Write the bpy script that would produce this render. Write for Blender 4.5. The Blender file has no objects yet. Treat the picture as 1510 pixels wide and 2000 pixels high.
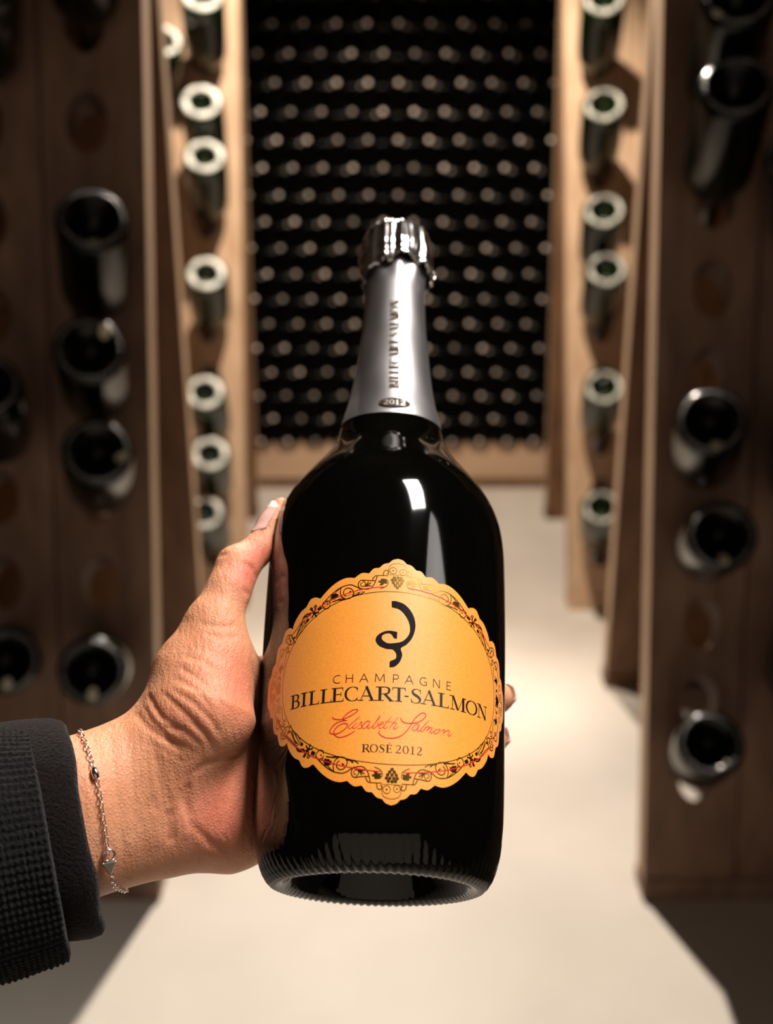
import bpy, bmesh, math, random
import numpy as np
from mathutils import Vector, Matrix, noise
PI = math.pi
random.seed(7)
scene = bpy.context.scene
COL = scene.collection
# ------------------------------------------------------------------ camera
CAM = Vector((0, 0, 1.234))
cd = bpy.data.cameras.new('camera'); cam = bpy.data.objects.new('camera', cd); COL.objects.link(cam)
cam.location = CAM; cam.rotation_euler = (math.radians(67.5), 0, 0)
cd.sensor_width = 36; cd.lens = 36; cd.clip_start = .01; cd.clip_end = 30
cd.dof.use_dof = True; cd.dof.focus_distance = .372; cd.dof.aperture_fstop = 6.6
scene.camera = cam
# ------------------------------------------------------------------ world, lights, exposure
w = bpy.data.worlds.new('world'); scene.world = w; w.use_nodes = True
w.node_tree.nodes['Background'].inputs[0].default_value = (1.0, .86, .74, 1)
w.node_tree.nodes['Background'].inputs[1].default_value = .004
vs = scene.view_settings
vs.view_transform = 'Standard'; vs.look = 'None'; vs.exposure = 0; vs.gamma = 1; vs.use_curve_mapping = False
def aim(o, tgt):
    o.rotation_euler = (Vector(tgt) - o.location).to_track_quat('-Z', 'Y').to_euler()
def spot(name, loc, tgt, power, size, blend, rad, col):
    l = bpy.data.lights.new(name, 'SPOT'); l.energy = power; l.spot_size = math.radians(size); l.spot_blend = blend
    l.shadow_soft_size = rad; l.color = col
    o = bpy.data.objects.new(name, l); COL.objects.link(o); o.location = loc; aim(o, tgt); return o
WARM = (1.0, .84, .68)
spot('cellar_spot_far', (-.03, 2.85, 2.35), (0.0, .72, 0), 440, 62, .85, .03, (1.0, .87, .74))
spot('cellar_spot_middle', (.0, 1.72, 2.3), (0, 2.75, .38), 235, 64, .5, .03, WARM)
def area(name, loc, tgt, power, sx, sy, col, spread=180):
    l = bpy.data.lights.new(name, 'AREA'); l.energy = power; l.shape = 'RECTANGLE'; l.size = sx; l.size_y = sy; l.color = col
    l.spread = math.radians(spread)
    o = bpy.data.objects.new(name, l); COL.objects.link(o); o.location = loc; aim(o, tgt); return o
area('ceiling_lamp_near', (.50, .52, 2.3), (-.02, .26, 1.05), 4.8, .52, .27, (1.0, .93, .86), 60)
area('side_band_light', (1.2, .16, 2.3), (0, .3, 1.05), .4, .34, .5, (1.0, .93, .88), 70)  # unseen weak panel, gives the dim band reflected in the bottle
area('fill_panel_behind', (.0, -2.1, 1.35), (0, 1.5, 1.3), 7.5, 4.2, 2.4, WARM, 150)  # unseen fill panel added behind the camera to brighten the near racks
# ------------------------------------------------------------------ data traced for this scene (metres / millimetres)
EMBLEM = [(-1.89, 27.8), (-0.07, 27.79), (3.16, 26.55), (5.9, 23.23), (6.97, 19.01), (6.11, 14.78), (4.1, 11.84), (1.9, 10.0), (2.42, 7.46), (1.61, 4.91), (-0.13, 3.14), (-1.97, 2.72), (-1.92, 4.84), (0.1, 6.01), (0.29, 7.86), (-0.86, 9.34), (-2.35, 9.54), (-3.53, 9.65), (-5.89, 10.68), (-7.14, 12.48), (-6.91, 14.02), (-5.11, 15.55), (-2.54, 16.31), (0.41, 16.0), (0.35, 13.53), (-0.71, 13.79), (-1.32, 14.83), (-2.52, 15.51), (-4.54, 14.88), (-5.1, 13.4), (-4.27, 12.27), (-2.41, 11.52), (1.47, 12.2), (3.49, 13.62), (4.93, 16.21), (4.86, 19.35), (3.45, 22.37), (1.14, 24.77), (-1.78, 25.57)]
SCRIPT = [[(-22.22, -14.87), (-21.8, -15.5), (-20.14, -15.99), (-18.22, -15.96), (-16.04, -15.26), (-13.92, -14.13), (-12.78, -13.11), (-13.19, -12.75), (-14.58, -12.91), (-16.72, -14.17), (-17.93, -15.32), (-18.21, -16.05), (-17.58, -16.38), (-16.48, -16.43)], [(-16.78, -16.52), (-19.15, -16.74), (-21.37, -17.78), (-22.76, -19.47), (-22.73, -20.51), (-21.23, -21.07), (-18.99, -20.61), (-17.14, -19.38), (-16.31, -18.23), (-16.74, -17.62), (-18.16, -17.55), (-20.03, -18.48), (-21.27, -19.88), (-21.05, -21.23), (-19.56, -22.21), (-17.66, -22.16), (-15.49, -21.38), (-13.53, -20.25)], [(-11.88, -15.09), (-13.52, -16.54), (-15.62, -18.4), (-15.95, -19.34), (-15.26, -19.38), (-14.05, -18.61)], [(-13.03, -17.29), (-14.35, -18.9), (-14.18, -19.4), (-13.42, -19.22), (-12.38, -18.35)], [(-12.18, -16.16), (-11.99, -16.36)], [(-12.38, -18.35), (-11.35, -17.03), (-11.2, -17.19), (-11.38, -18.07), (-11.13, -18.97), (-11.73, -19.46), (-12.79, -19.45)], [(-11.13, -18.97), (-10.12, -17.49), (-8.93, -16.89), (-8.32, -17.05), (-9.23, -16.9), (-10.41, -17.79), (-10.98, -18.97), (-10.36, -19.47), (-9.32, -18.83), (-8.31, -17.2)], [(-8.31, -17.2), (-8.93, -18.68), (-8.99, -19.43), (-8.24, -19.28), (-7.07, -18.37)], [(-7.07, -18.37), (-5.34, -16.11), (-4.77, -14.9), (-6.49, -17.62), (-7.35, -19.11), (-6.88, -19.46), (-5.86, -18.65), (-5.29, -17.44), (-5.6, -17.31)], [(-5.57, -18.34), (-4.07, -18.0), (-3.44, -17.25), (-3.95, -17.06), (-4.83, -17.88), (-5.1, -18.92), (-4.48, -19.41), (-3.3, -18.72)], [(-0.85, -15.19), (-2.59, -17.51), (-3.44, -19.03), (-2.83, -19.36), (-1.95, -18.66)], [(-3.06, -16.93), (-0.35, -16.9)], [(1.72, -15.04), (0.11, -17.08), (-1.62, -19.39)], [(-1.19, -18.79), (-0.32, -17.7), (0.57, -17.15), (1.09, -17.31), (0.75, -18.08), (0.03, -19.16), (0.64, -19.41), (1.82, -18.4)], [(2.55, -15.13), (2.82, -16.16), (4.07, -16.95), (6.23, -16.91), (8.71, -16.37), (10.92, -14.9), (11.68, -13.61), (11.18, -12.83), (9.91, -13.07), (8.05, -14.63), (6.53, -16.89), (5.06, -19.39), (2.97, -21.48), (0.28, -22.53), (-2.43, -22.58), (-4.25, -21.85), (-5.12, -20.85), (-4.67, -20.09)], [(9.37, -17.03), (8.43, -16.99), (7.2, -18.01), (6.75, -19.09), (7.39, -19.47), (8.46, -18.63), (9.37, -17.03), (8.72, -18.75), (8.96, -19.47), (10.05, -18.75)], [(13.04, -15.09), (11.29, -16.96), (9.9, -19.06), (10.23, -19.47), (11.33, -18.59)], [(11.33, -18.59), (11.96, -17.41), (11.64, -17.96), (10.55, -19.43)], [(10.87, -18.94), (12.12, -17.6), (13.1, -17.32), (12.78, -17.97), (11.85, -19.42)], [(12.15, -18.95), (13.42, -17.68), (14.33, -17.64), (14.0, -18.26), (13.31, -19.23), (13.81, -19.47), (14.95, -18.72)], [(16.78, -17.71), (15.61, -18.12), (14.95, -19.02), (15.48, -19.53), (16.65, -18.98), (17.25, -18.08), (16.78, -17.71), (17.83, -17.84)], [(17.85, -18.29), (18.87, -17.53), (19.4, -17.68), (18.39, -19.4)], [(18.81, -18.88), (20.12, -17.71), (21.28, -17.51), (21.22, -18.13), (20.59, -19.13), (21.31, -19.37), (22.51, -18.26)]]
FRIEZE = [(0.3, [(-28.39, 27.79), (-25.44, 30.86), (-21.62, 33.58), (-18.47, 34.51), (-16.6, 34.41), (-14.4, 33.21), (-13.31, 32.49)]), (0.3, [(-20.68, 34.12), (-21.07, 31.88), (-20.18, 29.83), (-18.25, 29.04), (-16.42, 29.79), (-15.93, 31.37), (-16.85, 32.9), (-18.42, 33.37), (-19.65, 32.52), (-19.76, 31.08), (-18.77, 30.32)]), (0.25, [(-20.68, 34.12), (-23.17, 31.83), (-25.38, 29.23)]), (1.0, [(-17.62, 31.83), (-17.24, 31.48)]), (0.3, [(-24.99, 28.19), (-25.19, 28.88), (-26.55, 29.25), (-27.92, 28.69), (-28.03, 27.41), (-26.75, 26.15), (-25.41, 26.48), (-24.96, 27.54)]), (0.6, [(-26.13, 28.12), (-25.85, 27.88)]), (0.3, [(-8.16, 35.77), (-10.86, 35.91), (-13.29, 36.09), (-14.31, 34.83), (-13.95, 33.19), (-12.56, 32.63), (-10.45, 32.55), (-8.7, 33.97), (-7.74, 36.58), (-7.57, 37.83), (-8.51, 37.41), (-9.22, 36.1)]), (0.25, [(-12.67, 35.88), (-11.67, 34.87), (-11.99, 33.73), (-13.2, 33.72), (-13.4, 34.85), (-12.59, 35.14)]), (0.35, [(-11.54, 33.65), (-9.63, 35.03)]), (0.35, [(-11.54, 33.78), (-10.54, 35.38)]), (0.35, [(-11.84, 33.66), (-9.6, 33.83)]), (0.25, [(-7.57, 37.83), (-5.54, 37.91), (-3.46, 37.91)]), (0.25, [(-3.4, 35.85), (-3.65, 34.06), (-5.1, 33.04), (-6.28, 32.69)]), (0.28, [(-5.25, 37.92), (-5.0, 39.57), (-4.12, 40.09), (-3.27, 39.47), (-3.48, 38.58), (-4.08, 38.68)]), (0.4, [(-16.44, 30.12), (-14.91, 30.33), (-13.72, 31.23)]), (0.3, [(-15.21, 30.19), (-13.4, 30.56), (-11.77, 31.52)]), (0.5, [(-16.42, 29.79), (-14.3, 30.44)]), (0.35, [(-24.01, 28.54), (-22.06, 28.92), (-19.52, 28.95)]), (0.5, [(-21.43, 29.01), (-18.88, 28.97)]), (0.45, [(-31.5, 25.47), (-33.27, 27.45)]), (0.45, [(-31.5, 25.47), (-31.18, 27.74)]), (0.45, [(-31.5, 25.47), (-29.49, 25.24)]), (0.45, [(-31.5, 25.47), (-30.49, 23.66)]), (0.45, [(-31.5, 25.47), (-32.57, 23.8)]), (0.4, [(-31.5, 25.47), (-33.57, 25.83)]), (0.35, [(-33.03, 27.89), (-33.66, 27.48), (-32.96, 26.8), (-32.39, 27.2), (-33.03, 27.89)]), (0.35, [(-31.21, 28.49), (-31.84, 28.06), (-31.16, 27.35), (-30.6, 27.82), (-31.21, 28.49)]), (1.1, [(-30.09, 26.48), (-29.24, 26.98), (-28.55, 27.34)]), (0.4, [(-33.16, 25.41), (-34.91, 25.71), (-36.44, 24.92), (-36.97, 23.74), (-36.41, 24.58), (-34.47, 24.95), (-33.15, 25.0)]), (0.9, [(-35.11, 22.67), (-34.02, 23.57)]), (0.25, [(-37.17, 23.47), (-38.72, 21.9), (-40.75, 20.13), (-42.25, 18.91), (-41.43, 17.09), (-39.99, 15.46)]), (0.25, [(-35.05, 21.69), (-35.9, 22.85), (-37.17, 23.47)]), (0.25, [(-35.87, 22.2), (-36.97, 20.52), (-38.86, 17.75)]), (0.3, [(-36.49, 22.66), (-38.24, 20.82), (-39.68, 17.3)]), (0.25, [(-37.11, 22.8), (-38.62, 20.58), (-40.34, 17.46)]), (0.25, [(-35.35, 21.44), (-36.53, 19.77), (-37.69, 18.76)]), (0.28, [(-42.25, 18.91), (-43.97, 19.69), (-45.63, 19.01), (-44.97, 17.05), (-43.15, 15.6), (-41.33, 15.78), (-41.23, 17.36), (-42.46, 18.64)]), (0.25, [(-46.24, 17.08), (-44.35, 18.5), (-42.32, 16.68)]), (0.6, [(-41.26, 18.01), (-40.58, 17.52)]), (0.25, [(-43.93, 19.36), (-42.7, 15.81)]), (0.3, [(-45.97, 14.1), (-47.94, 15.3), (-49.23, 14.37), (-48.5, 12.56), (-47.12, 12.17), (-46.94, 13.09), (-47.76, 13.47)]), (0.3, [(-43.53, 14.42), (-44.77, 14.43), (-45.18, 13.57), (-44.11, 12.65), (-43.35, 13.1), (-44.21, 13.64)]), (0.25, [(-50.36, 8.27), (-49.76, 10.98), (-46.49, 14.24), (-43.63, 15.41)]), (0.25, [(-46.41, 7.22), (-45.62, 9.87), (-45.35, 12.66)]), (1.4, [(-48.85, 7.23), (-47.84, 8.54)]), (0.8, [(-47.45, 7.17), (-47.0, 8.01)])]
LEAVES = [[(-7.25, 35.12), (-6.81, 35.61), (-6.98, 35.94), (-6.22, 35.77), (-6.1, 36.59), (-5.21, 36.68), (-4.01, 36.48), (-3.55, 35.85), (-3.99, 35.52), (-3.67, 34.87), (-4.26, 34.53), (-4.71, 34.84), (-5.14, 34.34), (-5.87, 33.83), (-6.62, 34.14), (-6.04, 34.65), (-6.5, 35.13)], [(-25.11, 30.49), (-24.44, 30.87), (-24.81, 31.42), (-23.82, 31.75), (-22.52, 31.68), (-21.67, 31.14), (-21.82, 30.51), (-21.48, 30.15), (-22.44, 30.1), (-22.74, 29.49), (-23.72, 29.47), (-24.36, 29.07), (-24.73, 29.62), (-24.24, 30.03)]]
# hand skeleton: chains of (joint, radius); skin folds: (depth, width, line); flushed areas
HANDCH = [[[[-0.18016, 0.28383, 0.99155], 0.024], [[-0.11203, 0.30449, 0.99702], 0.0195], [[-0.09879, 0.31456, 0.99781], 0.01819], [[-0.08425, 0.32184, 0.99711], 0.01827]], [[[-0.18016, 0.27635, 0.97352], 0.024], [[-0.1119, 0.2981, 0.98159], 0.02033], [[-0.10001, 0.30665, 0.97871], 0.01899], [[-0.08875, 0.31247, 0.97709], 0.01724]], [[[-0.08345, 0.32554, 1.00341], 0.01579], [[-0.07816, 0.33178, 1.01065], 0.01426], [[-0.07364, 0.34286, 1.02433], 0.01544], [[-0.06839, 0.35482, 1.03751], 0.01072], [[-0.06306, 0.36795, 1.04832], 0.00787], [[-0.06071, 0.37768, 1.05352], 0.00746], [[-0.05252, 0.38791, 1.0573], 0.00564], [[-0.04833, 0.39783, 1.06296], 0.00479], [[-0.04488, 0.40501, 1.06854], 0.00403]], [[[-0.0683, 0.32949, 1.01558], 0.01936], [[-0.06502, 0.34348, 1.02583], 0.01171]], [[[-0.06495, 0.34769, 1.02291], 0.01067], [[-0.05585, 0.355, 1.01444], 0.00732], [[-0.045, 0.37032, 1.00438], 0.01084]], [[[-0.08222, 0.32414, 0.99741], 0.01629], [[-0.04256, 0.37479, 0.99689], 0.01313]], [[[-0.08484, 0.32003, 0.9875], 0.01746], [[-0.03996, 0.36275, 0.98088], 0.01349]], [[[-0.08688, 0.31663, 0.97929], 0.01603], [[-0.0404, 0.35039, 0.96934], 0.01291]], [[[-0.09127, 0.31317, 0.97616], 0.01561], [[-0.07801, 0.31828, 0.97283], 0.01564], [[-0.06179, 0.32365, 0.97012], 0.01876], [[-0.04425, 0.33412, 0.96403], 0.01523]], [[[-0.04261, 0.37489, 0.99712], 0.013], [[-0.03493, 0.39557, 0.98283], 0.0105], [[-0.00296, 0.40532, 0.98196], 0.0085], [[0.0221, 0.40592, 0.98971], 0.0072]], [[[-0.03996, 0.36275, 0.98088], 0.013], [[-0.03555, 0.37836, 0.96914], 0.0108], [[-0.00371, 0.38517, 0.96555], 0.0088], [[0.02649, 0.3817, 0.97335], 0.0078], [[0.04701, 0.37333, 0.99338], 0.007]], [[[-0.04038, 0.35036, 0.96927], 0.0125], [[-0.03585, 0.36245, 0.95701], 0.0102], [[-0.00429, 0.36843, 0.95287], 0.0083], [[0.02574, 0.36736, 0.96249], 0.0074], [[0.04405, 0.36161, 0.98013], 0.0066]], [[[-0.04429, 0.33413, 0.96405], 0.014], [[-0.0357, 0.34288, 0.94304], 0.0092], [[-0.00774, 0.34989, 0.93938], 0.0072], [[0.01445, 0.35037, 0.94419], 0.0062]]]
CREASES = [(0.35, 1.0, [[-0.09036, 0.32278, 1.02283], [-0.08795, 0.31853, 1.02272], [-0.0859, 0.31546, 1.02187], [-0.08355, 0.31324, 1.02107], [-0.08134, 0.31149, 1.01996], [-0.07922, 0.31006, 1.01864], [-0.0772, 0.30896, 1.0171], [-0.07461, 0.30842, 1.01595], [-0.07208, 0.30817, 1.01458], [-0.06963, 0.30824, 1.01299]]), (0.3, 0.9, [[-0.08975, 0.32786, 1.02517], [-0.08656, 0.32171, 1.0257], [-0.08398, 0.31769, 1.02493], [-0.08168, 0.31466, 1.02356], [-0.0784, 0.31244, 1.02257], [-0.0753, 0.31085, 1.02116], [-0.07234, 0.3098, 1.0194]]), (0.35, 1.0, [[-0.08402, 0.32363, 1.02925], [-0.0811, 0.32014, 1.02916], [-0.07842, 0.31751, 1.02857], [-0.07589, 0.31539, 1.02766], [-0.07349, 0.31373, 1.02647], [-0.07143, 0.31243, 1.02505], [-0.06944, 0.31145, 1.02342], [-0.06752, 0.31078, 1.02159], [-0.06567, 0.31043, 1.01954], [-0.0642, 0.31026, 1.01697], [-0.06281, 0.31051, 1.01408], [-0.06151, 0.3113, 1.01079]]), (0.3, 0.9, [[-0.08075, 0.32282, 1.03091], [-0.07772, 0.31994, 1.03101], [-0.07494, 0.31797, 1.03055], [-0.07227, 0.31642, 1.02984], [-0.0697, 0.31521, 1.02892], [-0.06733, 0.31385, 1.02715], [-0.06504, 0.31288, 1.02513], [-0.06285, 0.31233, 1.02284], [-0.06129, 0.31173, 1.01922], [-0.05987, 0.31189, 1.01505]]), (0.22, 0.8, [[-0.07924, 0.32626, 1.03337], [-0.07631, 0.32379, 1.03318], [-0.07348, 0.32164, 1.0328], [-0.07075, 0.31981, 1.03224], [-0.06809, 0.31825, 1.03152], [-0.06594, 0.31631, 1.02972], [-0.06391, 0.3149, 1.0276], [-0.06197, 0.3139, 1.02521]]), (0.5, 1.2, [[-0.0939, 0.32285, 1.0202], [-0.09065, 0.31794, 1.02083], [-0.08792, 0.31469, 1.02039], [-0.08543, 0.31224, 1.01944], [-0.08222, 0.31037, 1.01835], [-0.07914, 0.30896, 1.01695], [-0.0762, 0.30801, 1.01524], [-0.07382, 0.30739, 1.01319], [-0.07154, 0.30719, 1.01084]]), (0.25, 0.9, [[-0.0814, 0.3121, 1.02069], [-0.0773, 0.31105, 1.02083], [-0.07332, 0.31039, 1.02072], [-0.07074, 0.30959, 1.01878], [-0.06826, 0.30926, 1.01651], [-0.06589, 0.30944, 1.01387]]), (0.5, 1.5, [[-0.07156, 0.30495, 1.00254], [-0.07218, 0.30381, 0.99927], [-0.0728, 0.30263, 0.99603], [-0.07234, 0.30166, 0.99202], [-0.07187, 0.30065, 0.98802]]), (0.3, 1.2, [[-0.07171, 0.30513, 1.00358], [-0.06901, 0.30702, 1.00511], [-0.06629, 0.30888, 1.00667], [-0.06318, 0.31087, 1.00668], [-0.06009, 0.31315, 1.00651], [-0.05724, 0.31669, 1.00453], [-0.05476, 0.32285, 1.00068]]), (0.16, 1.0, [[-0.1012, 0.31233, 1.01765], [-0.09963, 0.30843, 1.01709], [-0.09832, 0.30532, 1.01604], [-0.09718, 0.30272, 1.01466], [-0.09639, 0.30033, 1.01296], [-0.0957, 0.29828, 1.01105], [-0.09509, 0.29647, 1.00897], [-0.09454, 0.29485, 1.00676], [-0.09405, 0.29341, 1.00443], [-0.09368, 0.29207, 1.00202], [-0.09336, 0.29087, 0.99951], [-0.09307, 0.28976, 0.99693], [-0.09281, 0.28875, 0.99426], [-0.09259, 0.28786, 0.9915], [-0.09251, 0.28692, 0.98837], [-0.09252, 0.28623, 0.98502], [-0.09263, 0.28583, 0.9814]]), (0.14, 0.9, [[-0.09564, 0.316, 1.01861], [-0.09421, 0.31223, 1.01786], [-0.09301, 0.30919, 1.01666], [-0.09196, 0.30664, 1.01514], [-0.09103, 0.30449, 1.01337], [-0.09057, 0.30248, 1.01138], [-0.09017, 0.30071, 1.00923], [-0.08984, 0.29913, 1.00695], [-0.08954, 0.29767, 1.00459], [-0.08927, 0.29634, 1.00214], [-0.08921, 0.29505, 0.99966], [-0.08917, 0.29382, 0.99714], [-0.08915, 0.29265, 0.99456], [-0.08914, 0.29154, 0.99195], [-0.08915, 0.29049, 0.98928]]), (0.16, 1.2, [[-0.08749, 0.31265, 1.01916], [-0.08575, 0.30984, 1.01726], [-0.08418, 0.30758, 1.015], [-0.08273, 0.30575, 1.01246], [-0.08199, 0.30414, 1.00977], [-0.0813, 0.30275, 1.00693], [-0.08066, 0.30154, 1.00395], [-0.07949, 0.30071, 1.00068], [-0.07834, 0.30002, 0.99729], [-0.07721, 0.29939, 0.99383]]), (0.4, 1.2, [[-0.05749, 0.37034, 1.0588], [-0.05559, 0.37044, 1.05733], [-0.0538, 0.37135, 1.05546], [-0.05323, 0.37109, 1.05331], [-0.05281, 0.37193, 1.05061]]), (0.3, 1.0, [[-0.06777, 0.37587, 1.05895], [-0.06552, 0.37409, 1.06038], [-0.06352, 0.37372, 1.06114]]), (0.22, 1.0, [[-0.06909, 0.34101, 1.0432], [-0.06546, 0.34025, 1.04234], [-0.06196, 0.34019, 1.0411], [-0.05923, 0.34226, 1.04051], [-0.05661, 0.34523, 1.03942]]), (0.2, 0.9, [[-0.07171, 0.3454, 1.04541], [-0.06845, 0.34408, 1.04497], [-0.06533, 0.34348, 1.04414], [-0.06152, 0.34516, 1.0435], [-0.05791, 0.34829, 1.04207]]), (0.5, 2.0, [[-0.07764, 0.29955, 0.99489], [-0.07798, 0.29825, 0.99177], [-0.07832, 0.29697, 0.98864], [-0.07787, 0.29616, 0.9851], [-0.07748, 0.2956, 0.98134]]), (0.35, 1.6, [[-0.05298, 0.34279, 1.03397], [-0.05177, 0.34127, 1.03072], [-0.0508, 0.34134, 1.0265], [-0.05057, 0.34092, 1.02315], [-0.05044, 0.34119, 1.01935], [-0.05041, 0.34219, 1.01506], [-0.0506, 0.34155, 1.01178], [-0.05073, 0.34048, 1.00877], [-0.05075, 0.33869, 1.00625]]), (0.25, 1.0, [[-0.07871, 0.32972, 1.03588], [-0.07472, 0.32679, 1.03535], [-0.07092, 0.32452, 1.03444], [-0.06837, 0.32259, 1.03335], [-0.06587, 0.32087, 1.03214], [-0.06343, 0.31936, 1.03081], [-0.06161, 0.31751, 1.02933], [-0.05996, 0.3165, 1.02731], [-0.05837, 0.31582, 1.02509]]), (0.2, 0.9, [[-0.07611, 0.33295, 1.03856], [-0.07318, 0.33146, 1.03829], [-0.07037, 0.33038, 1.03778], [-0.06763, 0.32964, 1.03707], [-0.0652, 0.32849, 1.03585], [-0.06284, 0.32762, 1.03446], [-0.06053, 0.32704, 1.03289]]), (0.2, 0.9, [[-0.08495, 0.30866, 1.01616], [-0.08228, 0.30781, 1.01523], [-0.07967, 0.30719, 1.01413], [-0.07711, 0.30678, 1.01288], [-0.07477, 0.30633, 1.01088], [-0.0725, 0.30621, 1.00863]]), (0.18, 1.0, [[-0.05702, 0.36112, 1.05123], [-0.05563, 0.36204, 1.04957], [-0.05441, 0.3641, 1.04733]]), (0.3, 1.2, [[-0.07204, 0.30055, 0.9881], [-0.07035, 0.30091, 0.98538], [-0.06864, 0.30128, 0.98264], [-0.06693, 0.30169, 0.97984], [-0.06521, 0.30208, 0.97704], [-0.06283, 0.30272, 0.97443], [-0.06041, 0.30326, 0.97188], [-0.05798, 0.30382, 0.9693]]), (0.2, 0.8, [[-0.08681, 0.3211, 1.02509], [-0.08408, 0.31715, 1.0244], [-0.08163, 0.31421, 1.0231], [-0.07938, 0.31196, 1.02136], [-0.07661, 0.31042, 1.01993], [-0.07396, 0.30936, 1.01817], [-0.07143, 0.30873, 1.01611]]), (0.2, 0.8, [[-0.0714, 0.31194, 1.02424], [-0.06911, 0.31092, 1.02226], [-0.06691, 0.31033, 1.01999], [-0.0648, 0.31016, 1.01742], [-0.06362, 0.31019, 1.01334], [-0.06258, 0.31097, 1.00868]])]
FLUSH = [([-0.0541, 0.3262, 1.029], 0.016, 0.55), ([-0.0614, 0.3064, 0.9865], 0.017, 0.75), ([-0.052, 0.3675, 1.0553], 0.01, 0.9), ([-0.0499, 0.3774, 1.0597], 0.01, 0.8), ([-0.0522, 0.3191, 1.0113], 0.012, 0.4), ([-0.0551, 0.3187, 0.9932], 0.014, 0.5), ([-0.0655, 0.314, 1.0281], 0.02, 0.25)]
BRACELET = [[-0.11252, 0.31582, 1.01645], [-0.1098, 0.31046, 1.01835], [-0.10717, 0.30531, 1.01856], [-0.10435, 0.30007, 1.01712], [-0.10243, 0.29629, 1.01494], [-0.10141, 0.29464, 1.01348], [-0.10031, 0.29237, 1.01118], [-0.09898, 0.28915, 1.00699], [-0.09804, 0.2865, 1.00244], [-0.09714, 0.28446, 0.99743], [-0.09669, 0.28301, 0.99304], [-0.09634, 0.2822, 0.98921], [-0.09631, 0.28144, 0.98414], [-0.09593, 0.28186, 0.98027], [-0.096, 0.28315, 0.97433]]
BRACELET_BACK = [[-0.11289, 0.3286, 1.00423], [-0.11321, 0.32966, 0.99828], [-0.11306, 0.32967, 0.99317], [-0.11265, 0.32908, 0.98867], [-0.11218, 0.32835, 0.98449], [-0.11176, 0.32773, 0.98013], [-0.11111, 0.32664, 0.97515], [-0.10999, 0.32463, 0.96909], [-0.10773, 0.32023, 0.96256], [-0.10406, 0.31269, 0.95754], [-0.09972, 0.30345, 0.95678], [-0.09615, 0.29557, 0.96025]]
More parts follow.
